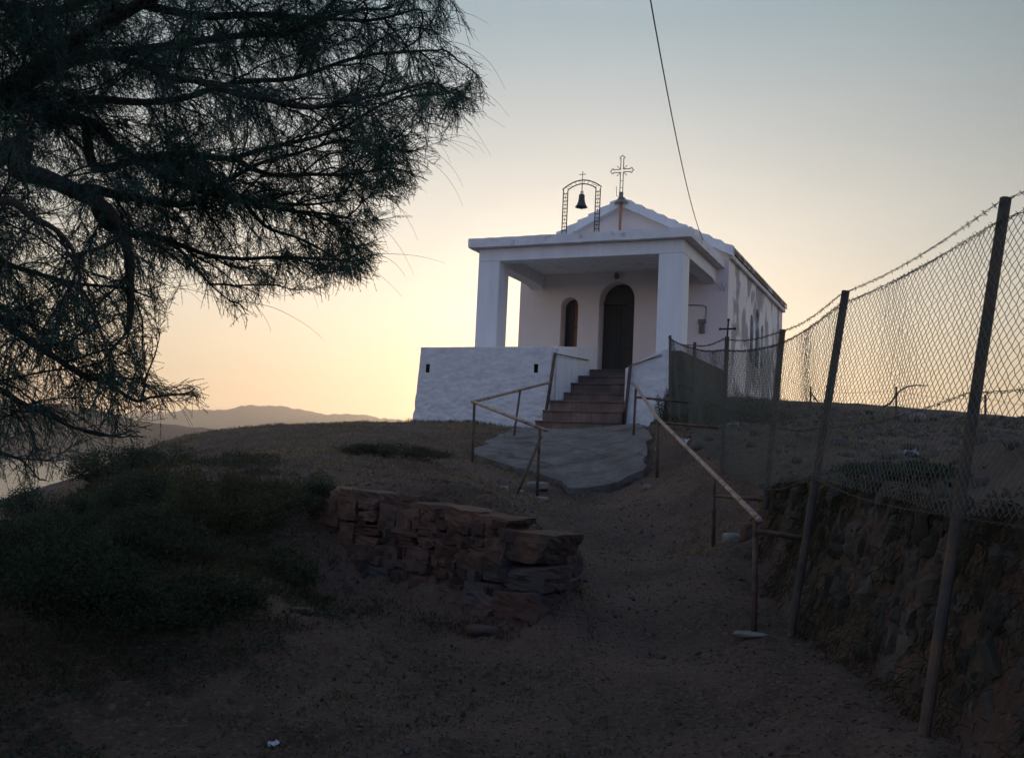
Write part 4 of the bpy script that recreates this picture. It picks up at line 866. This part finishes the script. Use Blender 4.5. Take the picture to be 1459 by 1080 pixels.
# ------------------------------------------------------------------ shrubs
def shrub(px, py, d_, rx, ry, h, n, label, tint0, name='shrub', leaf=(.016, .042), lw_=.014, group=None):
    p = at(px, py, d_); zb = gz(p.x, p.y); o = empty(name, (p.x, p.y, zb)); tag(o, label, 'shrub', group or 'shrubs on the chapel hill')
    K = max(8, int(n/130)); h *= 1.2; n = int(n*2.3); K = max(10, int(n/160)); cz = rng.random(K); th = rng.uniform(0, 2*np.pi, K); rr = np.sqrt(rng.random(K))
    cc = np.stack([rx*rr*np.cos(th), ry*rr*np.sin(th), h*(.15+.8*cz)*np.sqrt(np.clip(1-rr**2*.85, .05, 1))], 1)
    k = rng.integers(0, K, n); sc = .22*np.array([rx, ry, h*.8]); P = cc[k]+rng.normal(0, 1, (n, 3))*sc*.52
    gl = surf_np(P[:, 0]+p.x, P[:, 1]+p.y)-zb; P[:, 2] = np.maximum(P[:, 2], gl+.01)
    Dd = (P-cc[k])*1.2+rng.normal(0, .12, (n, 3)); Dd[:, 2] += .12; Dd /= np.linalg.norm(Dd, axis=1, keepdims=True)+1e-9
    v, f = blades(P, Dd, rng.uniform(*leaf, n), rng.uniform(.5, 1.2, n)*lw_, .3)
    t = np.repeat(rng.uniform(.55, 1.5, (n, 1))*(1+rng.normal(0, .08, (n, 3)))*np.array([tint0]), 4, 0)
    fast_mesh('foliage', v, f, SHRUBM, o, tint=t)
    A2_, B2_ = [], []
    for c_ in cc:
        a = np.array([c_[0]*.2, c_[1]*.2, -.03]); m_ = (a+c_)/2+rng.normal(0, .04, 3); A2_ += [a, m_]; B2_ += [m_, c_]
    v, f = prism_tubes(np.array(A2_), np.array(B2_), .008, .004); fast_mesh('stems', v, f, BARK, o)
shrub(160, 690, 13, .55, .6, .42, 5200, 'dense dark shrub on the skyline above the water', (.8, 1, .8))
shrub(232, 668, 15, .5, .5, .42, 3000, 'small rounded shrub right of the one over the water', (.9, 1, .75))
shrub(95, 755, 10.6, .45, .5, .30, 4200, 'dark bushy shrub at the edge of the slope over the sea', (.8, 1, .85))
shrub(60, 770, 12.5, .55, .45, .36, 3200, 'thin ragged shrub at the far edge of the slope against the water', (.7, .9, .8))
shrub(25, 790, 9, .45, .5, .22, 4200, 'leafy shrub under the lowest tamarisk twigs', (.7, 1, .85))
shrub(35, 880, 7.6, .55, .5, .36, 4800, 'black-green scrub at the left edge above the nearest bush', (.5, .7, .6))
shrub(190, 885, 7.2, .5, .4, .26, 3800, 'low dark scrub downhill of the long bush row', (.6, .75, .6))
shrub(290, 880, 7.6, .42, .36, .22, 3000, 'little dark tuft of scrub between the two slope rocks', (.7, .8, .6))
shrub(210, 735, 11.3, .6, .5, .34, 4600, 'low wide scrub in the middle of the left slope edge', (.75, .9, .75))
shrub(370, 735, 11.4, .5, .45, .20, 3000, 'flat brownish scrub uphill of the rounded brown-green bush', (1.2, 1, .75))
shrub(440, 775, 10.2, .35, .4, .22, 2400, 'small scrub touching the upper left end of the dry stone wall', (.9, .9, .7))
shrub(310, 770, 10, .55, .5, .5, 6000, 'rounded brown-green bush on the middle of the left slope', (1.2, 1, .7))
shrub(215, 800, 8.6, .5, .4, .36, 4500, 'low dark bush downhill of the brown-green one', (.8, .9, .8))
shrub(90, 880, 7.2, .55, .45, .40, 5000, 'black-green bush nearest the left edge of the slope', (.6, .9, .7))
shrub(400, 810, 8.9, .35, .3, .26, 2600, 'low weedy bush beside the left end of the dry stone wall', (1, 1, .8))
shrub(560, 650, 14.6, .75, .45, .14, 3800, 'low spreading dark scrub on the hump left of the zigzag handrail', (1.1, .9, .8))
shrub(1262, 722, 8.2, .22, 1.25, .11, 3600, 'low tangled dark weeds under the mesh left of the nearest fence post', (.7, 1, .9))
shrub(1075, 596, 24, .95, .5, .42, 4200, 'dark brushwood heap against the nave side wall', (1, .95, .8))
shrub(946, 598, 21.8, .22, .25, .75, 2200, 'climbing weeds on the right corner of the white terrace', (.9, 1, .75))
shrub(1008, 615, 17.8, .45, .5, .36, 2600, 'dry undergrowth behind the mesh beside the dark terrace side', (1.1, 1, .8))

# ------------------------------------------------------------------ tamarisk tree
random.seed(21); rng = np.random.default_rng(21)
tree = empty('tamarisk_tree', (-4.7, 5.9, gz(-4.7, 5.9))); tag(tree, 'feathery dark tamarisk tree overhanging the left slope', 'tree')
tl = np.array(tree.location)
base = Vector(tree.location); fork = Vector((-4.15, 5.9, EYE+.75)); fork2 = Vector((-3.75, 5.95, EYE+1.5))
limbs = [
 ([fork2, at(0, 140, 5.9), at(75, 88, 5.85), at(126, 50, 5.8), at(200, 4, 5.7), at(300, -40, 5.5), at(420, -90, 5.3)], .085, .012),
 ([fork2, at(0, 145, 6.2), at(90, 96, 6.3), at(160, 76, 6.4), at(300, 60, 6.6), at(420, 40, 6.8), at(560, 10, 7.0)], .07, .008),
 ([fork2, at(0, 131, 5.6), at(40, 140, 5.6), at(75, 155, 5.6), at(125, 148, 5.7), at(250, 140, 6.0), at(400, 112, 6.2), at(540, 80, 6.3), at(630, 70, 6.4)], .05, .006),
 ([fork2, at(0, 158, 6.0), at(75, 170, 6.0), at(125, 173, 6.0), at(160, 208, 6.0), at(190, 225, 6.05), at(260, 262, 6.1), at(330, 285, 6.2), at(440, 296, 6.4), at(500, 312, 6.5)], .05, .006),
 ([fork, at(0, 222, 5.5), at(30, 245, 5.5), at(75, 260, 5.45), at(137, 292, 5.4), at(165, 330, 5.4), at(181, 362, 5.4), at(184, 420, 5.4), at(180, 470, 5.4)], .075, .014),
 ([at(125, 173, 6.0), at(140, 240, 6.0), at(200, 228, 6.0), at(260, 220, 6.1), at(330, 225, 6.2), at(400, 207, 6.3), at(480, 180, 6.4), at(560, 150, 6.5), at(650, 128, 6.6)], .034, .005),
 ([at(200, 228, 6.0), at(237, 231, 6.1), at(267, 246, 6.2), at(305, 270, 6.3), at(340, 287, 6.4), at(420, 290, 6.6), at(500, 283, 6.8)], .030, .006),
 ([at(75, 260, 5.45), at(133, 274, 6.0), at(178, 285, 6.3), at(260, 297, 6.4), at(300, 272, 6.5), at(335, 255, 6.5), at(400, 226, 6.5), at(500, 205, 6.6), at(590, 215, 6.7)], .032, .005),
 ([at(137, 292, 5.4), at(163, 333, 5.8), at(222, 336, 6.0), at(260, 350, 6.1), at(305, 365, 6.15), at(400, 366, 6.3), at(480, 372, 6.4), at(530, 364, 6.45)], .028, .005),
 ([fork, at(-80, 400, 5.3), at(0, 452, 5.2), at(37, 478, 5.2), at(75, 507, 5.2), at(111, 537, 5.2), at(148, 548, 5.25), at(193, 567, 5.3), at(222, 560, 5.3), at(278, 553, 5.35)], .030, .004),
 ([fork, at(-80, 520, 5.0), at(0, 555, 5.0), at(37, 570, 5.0), at(75, 585, 5.0), at(96, 600, 5.0), at(140, 615, 5.05), at(185, 612, 5.1)], .022, .004),
 ([fork, at(-60, 620, 5.1), at(0, 640, 5.0), at(40, 652, 5.0), at(66, 684, 5.0)], .014, .003),
 ([fork2, at(-60, 60, 5.6), at(60, -60, 5.4), at(250, -130, 5.2), at(450, -160, 5.3), at(600, -130, 5.6)], .06, .008),
 ([at(200, 4, 5.7), at(330, 20, 5.7), at(430, 25, 5.8), at(520, 30, 5.9), at(600, 15, 6.0)], .03, .005),
 ([fork, at(-30, 300, 5.0), at(40, 318, 4.9), at(95, 360, 4.9), at(120, 430, 4.9)], .03, .005),
 ([fork, at(-60, 340, 6.3), at(20, 380, 6.4), at(90, 400, 6.5), at(170, 410, 6.6), at(225, 425, 6.6)], .03, .005),
 ([at(330, 225, 6.2), at(390, 250, 6.2), at(460, 252, 6.3), at(540, 240, 6.4), at(590, 250, 6.5)], .02, .004),
 ([at(340, 287, 6.4), at(380, 320, 6.5), at(430, 335, 6.5), at(470, 360, 6.5), at(500, 390, 6.5)], .016, .004),
 ([at(222, 336, 6.0), at(270, 375, 6.0), at(300, 400, 6.0), at(335, 430, 6.0)], .014, .003),
 ([fork2, at(-40, 20, 6.4), at(60, 20, 6.6), at(200, -20, 6.9), at(380, -40, 7.1), at(560, -60, 7.2)], .05, .008),
 ([at(160, 76, 6.4), at(240, 110, 5.6), at(340, 130, 5.3), at(440, 150, 5.2), at(530, 135, 5.2), at(610, 120, 5.3)], .03, .005),
 ([at(75, 88, 5.85), at(70, 20, 6.1), at(68, -60, 6.3)], .03, .008),
 ([fork, at(-200, 250, 5.2), at(-260, 120, 5.0), at(-200, -50, 5.2)], .05, .01),
 ([fork2, Vector((-4.6, 6.6, EYE+2.6)), Vector((-5.6, 7.2, EYE+3.4)), Vector((-6.4, 7.6, EYE+3.6))], .06, .01),
 ([fork, Vector((-5.0, 5.2, EYE+1.8)), Vector((-5.9, 4.6, EYE+2.6)), Vector((-6.6, 4.0, EYE+2.8))], .06, .01),
]
mask = [(-2500, -2500), (560, -2500), (620, -300), (640, -20), (672, 40), (700, 120), (688, 170), (640, 205), (612, 250), (585, 290), (545, 335), (540, 380), (530, 404), (440, 420), (385, 420), (350, 478), (300, 445), (275, 395), (240, 405), (252, 440), (218, 490), (236, 520), (200, 548), (215, 538), (290, 534), (302, 574), (225, 602), (196, 640), (150, 640), (110, 652), (75, 700), (0, 720), (-2500, 900)]
mk = np.array(mask, float)
def in_mask(P, jitter=0):
    q = project(P)+rng.normal(0, 1, (len(P), 2))*jitter; x, y = q[:, 0], q[:, 1]; c_ = np.zeros(len(q), bool); j = len(mk)-1
    for i in range(len(mk)):
        with np.errstate(divide='ignore', invalid='ignore'):
            k = ((mk[i, 1] > y) != (mk[j, 1] > y)) & (x < (mk[j, 0]-mk[i, 0])*(y-mk[i, 1])/(mk[j, 1]-mk[i, 1]+1e-9)+mk[i, 0])
        c_ ^= k; j = i
    return c_
wood = MB()
trunk_pts = [base-Vector((0, 0, .2)), base+Vector((.05, 0, .5)), base+Vector((.22, .02, 1.2)), fork, fork2]
wood.tube([p-base for p in trunk_pts], [.24, .19, .16, .13, .10], 12)
SA, SB, Sra, Srb = [], [], [], []          # thin wood segments
TW = []                                    # twig polylines start/dir/len
def catmull(P, n=6):
    out = []; P = [Vector(p) for p in P]
    for i in range(len(P)-1):
        p0, p1, p2, p3 = P[max(i-1, 0)], P[i], P[i+1], P[min(i+2, len(P)-1)]
        for k in range(n):
            t = k/n; out.append(.5*((2*p1)+(p2-p0)*t+(2*p0-5*p1+4*p2-p3)*t*t+(3*p1-p0-3*p2+p3)*t**3))
    out.append(P[-1]); return out
def grow(start, dirv, length, nseg, droop, r0, wob=.18):
    pts = [Vector(start)]; d_ = Vector(dirv).normalized(); st = length/nseg
    for k in range(nseg):
        d_ = (d_+Vector((random.gauss(0, wob), random.gauss(0, wob), random.gauss(0, wob)-droop))).normalized(); pts.append(pts[-1]+d_*st)
    return pts
def seg_add(pts, r0, r1):
    n = len(pts)-1
    for k in range(n): SA.append(pts[k]); SB.append(pts[k+1]); Sra.append(r0+(r1-r0)*k/n); Srb.append(r0+(r1-r0)*(k+1)/n)
BO = []                                     # boughs: (polyline, base radius)
for li, (pl, ra, rb) in enumerate(limbs):
    cpts = catmull(pl, 7); n = len(cpts)
    for k in range(1, n-1): cpts[k] = cpts[k]+noise.noise_vector(cpts[k]*2.2+Vector((li, 0, 0)))*.05
    rr = [ra+(rb-ra)*(k/(n-1))**.8 for k in range(n)]
    wood.tube([p-base for p in cpts], rr, 8)
    BO.append((cpts, .35))
    L_ = [0]
    for k in range(n-1): L_.append(L_[-1]+(cpts[k+1]-cpts[k]).length)
    s_ = .45
    while s_ < L_[-1]:
        k = max(i for i in range(n-1) if L_[i] <= s_); p = cpts[k].lerp(cpts[k+1], (s_-L_[k])/(L_[k+1]-L_[k]+1e-9)); td = (cpts[k+1]-cpts[k]).normalized()
        sd_ = Vector((random.gauss(0, 1), random.gauss(0, 1), random.gauss(0, .9))); sd_ = (sd_-td*sd_.dot(td)).normalized()
        for tr in range(3):
            b2 = grow(p, td*random.uniform(.5, 1.1)+sd_*random.uniform(.5, 1.0), random.uniform(.45, 1.05)*(1.1-.4*s_/L_[-1]), 8, .03, 0, .16)
            if in_mask(np.array([list(b2[-1]), list(b2[4]), list(b2[6])]), 3).all():
                wood.tube([q_-base for q_ in b2], [.0075-.0007*q_ for q_ in range(9)], 5); BO.append((b2, .05)); break
        s_ += random.uniform(.085, .17)
for bi, (cpts, s0) in enumerate(BO):
    n = len(cpts); L_ = [0]
    for k in range(n-1): L_.append(L_[-1]+(cpts[k+1]-cpts[k]).length)
    s_ = s0; k = 0
    while s_ < L_[-1]:
        while L_[k+1] < s_: k += 1
        p = cpts[k].lerp(cpts[k+1], (s_-L_[k])/(L_[k+1]-L_[k]+1e-9)); td = (cpts[k+1]-cpts[k]).normalized()
        sd_ = Vector((random.gauss(0, 1), random.gauss(0, 1), random.gauss(0, 1))); sd_ = (sd_-td*sd_.dot(td)).normalized()
        b2 = grow(p, td*random.uniform(.5, 1.2)+sd_*random.uniform(.5, 1.0), random.uniform(.14, .36), 5, .05, 0, .2)
        dens = noise.noise(p*1.5+Vector((3.1, 0, 0)))+.5*noise.noise(p*3.7)
        if in_mask(np.array([list(b2[-1])]), 5)[0]:
            seg_add(b2, .0028, .0011)
            for jx in range(1, 6):
                for q_ in range(6 if dens > .2 else (4 if dens > .05 else (3 if dens > -.10 else (2 if dens > -.28 else 1)))):
                    a = b2[jx-1].lerp(b2[jx], random.random()); td2 = (b2[jx]-b2[jx-1]).normalized()
                    TW.append((a, (td2*.8+Vector((random.gauss(0, .42), random.gauss(0, .42), random.gauss(0, .42)-.22))).normalized(), random.uniform(.07, .20)))
        s_ += random.uniform(.045, .095)
    for q_ in range(5):
        k2 = random.randint(max(0, n-5), n-2); td = (cpts[k2+1]-cpts[k2]).normalized()
        TW.append((cpts[k2], (td+Vector((random.gauss(0, .35), random.gauss(0, .35), random.gauss(0, .35)))).normalized(), random.uniform(.10, .24)))
tips = np.array([list(a+d_*l) for a, d_, l in TW]); keep = in_mask(tips, 9)
A0_ = np.array([list(t[0]) for t in TW])[keep]; D0_ = np.array([list(t[1]) for t in TW])[keep]; L0_ = np.array([t[2] for t in TW])[keep]
nt_ = len(A0_); TP = np.zeros((nt_, 4, 3)); TP[:, 0] = A0_; dcur = D0_.copy()
for k in range(3):
    dcur = dcur+rng.normal(0, .09, (nt_, 3))-np.array([0, 0, .09]); dcur /= np.linalg.norm(dcur, axis=1, keepdims=True); TP[:, k+1] = TP[:, k]+dcur*(L0_/3)[:, None]
TSA = TP[:, :-1].reshape(-1, 3); TSB = TP[:, 1:].reshape(-1, 3)
per = np.maximum(8, (L0_/.0031).astype(int)); ti = np.repeat(np.arange(nt_), per); tt = rng.random(len(ti))*2.999; ii = tt.astype(int); ff_ = (tt-ii)[:, None]
pa_, pb_ = TP[ti, ii], TP[ti, ii+1]; NP = pa_+(pb_-pa_)*ff_; td = pb_-pa_; td /= np.linalg.norm(td, axis=1, keepdims=True)+1e-9
ND = td+rng.normal(0, .34, td.shape); ND /= np.linalg.norm(ND, axis=1, keepdims=True); NL = rng.uniform(.007, .020, len(ti))*(1.15-.5*tt/3)
# long bare wisps hanging off the right-hand tips
wis = [(560, 150, 6.5), (600, 165, 6.5), (590, 200, 6.6), (620, 150, 6.6), (570, 215, 6.6), (540, 240, 6.4), (520, 280, 6.6), (500, 300, 6.5), (480, 372, 6.4), (520, 365, 6.45), (600, 80, 6.4), (630, 60, 6.4), (640, 110, 6.5), (600, 20, 6.0), (330, 430, 6.0), (300, 400, 6.0), (210, 420, 6.6), (222, 560, 5.3), (450, 350, 6.5), (400, 366, 6.3), (620, 140, 6.5), (585, 210, 6.6)]
for w_ in wis:
    for rep in range(2):
        d_ = Vector((random.uniform(.5, 1.0), random.uniform(-.4, .4), random.uniform(-.15, .55))); seg_add(grow(at(*w_), d_, random.uniform(.3, .62), 12, random.uniform(.05, .16), 0, .03), .0020, .0007)
wood.build('trunk', BARK, tree, smooth=True)
SA = np.concatenate([np.array([list(p) for p in SA]), TSA])-tl; SB = np.concatenate([np.array([list(p) for p in SB]), TSB])-tl
Sra += [.0011]*len(TSA); Srb += [.0009]*len(TSA)
v, f = prism_tubes(SA, SB, np.array(Sra), np.array(Srb)); fast_mesh('twigs', v, f, BARK, tree)
v, f = blades(NP-tl, ND, NL, rng.uniform(.0014, .0026, len(NP)), .2)
t = np.repeat(rng.uniform(.6, 1.4, (len(NP), 1))*(1+rng.normal(0, .06, (len(NP), 3))), 4, 0)
fast_mesh('crown', v, f, LEAF, tree, tint=t)
print('needles', len(NP), 'twigs', len(TW), 'segs', len(SA))

# ------------------------------------------------------------------ haze
HAZE = True
if HAZE:
    hz = MB(); hz.box((-3200, -300, -22), (3200, 3500, 165)); ho = hz.build('haze', None) if False else None
    M = bpy.data.materials.new('evening_haze'); M.use_nodes = True; nt = M.node_tree; nt.nodes.clear()
    out = nt.nodes.new('ShaderNodeOutputMaterial'); pv = nt.nodes.new('ShaderNodeVolumePrincipled'); pv.inputs['Color'].default_value = (.97, .88, .83, 1); pv.inputs['Density'].default_value = .00042; pv.inputs['Anisotropy'].default_value = .72
    nt.links.new(pv.outputs['Volume'], out.inputs['Volume'])
    ho = hz.build('haze', M); tag(ho, 'thin warm evening haze over the bay and far hills', 'haze', kind='stuff')

# ------------------------------------------------------------------ sky, sun, colour
SUN_AZ = R(3.0); SUN_EL = R(4.5)           # azimuth from +Y toward +X: behind the chapel
w = bpy.data.worlds.new('World'); scn.world = w; w.use_nodes = True; nt = w.node_tree; N = nt.nodes; Lk = nt.links; N.clear()
out = N.new('ShaderNodeOutputWorld'); tc = N.new('ShaderNodeTexCoord'); sep = N.new('ShaderNodeSeparateXYZ'); Lk.new(tc.outputs['Generated'], sep.inputs[0])
def ramp(stops, fac):
    r = N.new('ShaderNodeValToRGB'); cr = r.color_ramp; cr.interpolation = 'EASE' if False else 'LINEAR'
    while len(cr.elements) < len(stops): cr.elements.new(.5)
    for e, (p, c_) in zip(cr.elements, stops): e.position = p; e.color = c_
    Lk.new(fac, r.inputs['Fac']); return r.outputs['Color']
el = ramp([(0, (2.15, 1.34, .70, 1)), (.035, (1.64, 1.09, .62, 1)), (.062, (1.15, .86, .55, 1)), (.085, (1.05, .84, .57, 1)), (.155, (.98, .89, .74, 1)), (.23, lin(226, 226, 220)), (.31, lin(196, 204, 206)), (.42, lin(155, 178, 190)), (.6, lin(158, 174, 186)), (1, lin(150, 168, 188))], sep.outputs['Z'])
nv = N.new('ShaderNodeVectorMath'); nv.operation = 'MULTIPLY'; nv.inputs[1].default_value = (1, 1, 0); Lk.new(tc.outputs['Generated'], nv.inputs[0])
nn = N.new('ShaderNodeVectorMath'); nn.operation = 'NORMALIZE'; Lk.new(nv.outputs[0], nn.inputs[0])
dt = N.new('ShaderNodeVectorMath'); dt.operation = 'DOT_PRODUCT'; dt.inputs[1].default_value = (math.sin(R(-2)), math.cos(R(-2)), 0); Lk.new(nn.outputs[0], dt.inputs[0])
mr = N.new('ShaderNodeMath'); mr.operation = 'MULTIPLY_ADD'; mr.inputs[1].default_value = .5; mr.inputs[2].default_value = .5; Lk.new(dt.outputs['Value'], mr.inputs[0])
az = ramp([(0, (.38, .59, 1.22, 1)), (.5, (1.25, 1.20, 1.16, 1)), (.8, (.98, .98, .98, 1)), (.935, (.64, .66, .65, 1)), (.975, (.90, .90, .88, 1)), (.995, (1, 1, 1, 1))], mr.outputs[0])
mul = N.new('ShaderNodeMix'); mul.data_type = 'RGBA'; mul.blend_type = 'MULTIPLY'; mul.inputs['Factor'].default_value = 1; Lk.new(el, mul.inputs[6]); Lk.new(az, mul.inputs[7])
# glow round the sun just under the roofline
sd = Vector((math.sin(SUN_AZ)*math.cos(R(6)), math.cos(SUN_AZ)*math.cos(R(6)), math.sin(R(6))))
d3 = N.new('ShaderNodeVectorMath'); d3.operation = 'DOT_PRODUCT'; d3.inputs[1].default_value = sd; Lk.new(tc.outputs['Generated'], d3.inputs[0])
gl = ramp([(0, (0, 0, 0, 1)), (.955, (0, 0, 0, 1)), (.985, (.05, .045, .03, 1)), (1, (.30, .27, .19, 1))], d3.outputs['Value'])
ad = N.new('ShaderNodeMix'); ad.data_type = 'RGBA'; ad.blend_type = 'ADD'; ad.inputs['Factor'].default_value = 1; Lk.new(mul.outputs[2], ad.inputs[6]); Lk.new(gl, ad.inputs[7])
cm = N.new('ShaderNodeMapping'); cm.inputs['Scale'].default_value = (1.6, 1.6, 7); Lk.new(tc.outputs['Generated'], cm.inputs['Vector'])
cn = N.new('ShaderNodeTexNoise'); cn.inputs['Scale'].default_value = 1.7; cn.inputs['Detail'].default_value = 5; Lk.new(cm.outputs['Vector'], cn.inputs['Vector'])
cl = ramp([(.3, (.95, .955, .965, 1)), (.7, (1.04, 1.03, 1.02, 1))], cn.outputs['Fac'])
m3 = N.new('ShaderNodeMix'); m3.data_type = 'RGBA'; m3.blend_type = 'MULTIPLY'; m3.inputs['Factor'].default_value = 1; Lk.new(ad.outputs[2], m3.inputs[6]); Lk.new(cl, m3.inputs[7]); ad = m3
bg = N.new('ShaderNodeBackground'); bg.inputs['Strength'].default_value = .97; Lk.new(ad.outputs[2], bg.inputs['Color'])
sky = N.new('ShaderNodeTexSky'); sky.sky_type = 'NISHITA'; sky.sun_disc = False; sky.sun_elevation = SUN_EL; sky.sun_rotation = SUN_AZ
bg2 = N.new('ShaderNodeBackground'); bg2.inputs['Strength'].default_value = .015; Lk.new(sky.outputs[0], bg2.inputs['Color'])
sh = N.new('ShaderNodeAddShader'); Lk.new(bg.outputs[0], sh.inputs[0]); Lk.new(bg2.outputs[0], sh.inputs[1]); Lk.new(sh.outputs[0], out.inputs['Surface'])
sl = bpy.data.lights.new('sun', 'SUN'); sl.energy = .9; sl.angle = R(.6); sl.color = (1, .72, .45); so_ = bpy.data.objects.new('sun', sl); col.objects.link(so_)
dirv = Vector((math.sin(SUN_AZ)*math.cos(SUN_EL), math.cos(SUN_AZ)*math.cos(SUN_EL), math.sin(SUN_EL)))
so_.rotation_euler = dirv.to_track_quat('Z', 'Y').to_euler()
scn.view_settings.view_transform = 'Standard'; scn.view_settings.look = 'None'; scn.view_settings.exposure = 0; scn.view_settings.gamma = 1
scn.cycles.volume_bounces = 3; scn.cycles.max_bounces = 6; scn.cycles.use_denoising = True
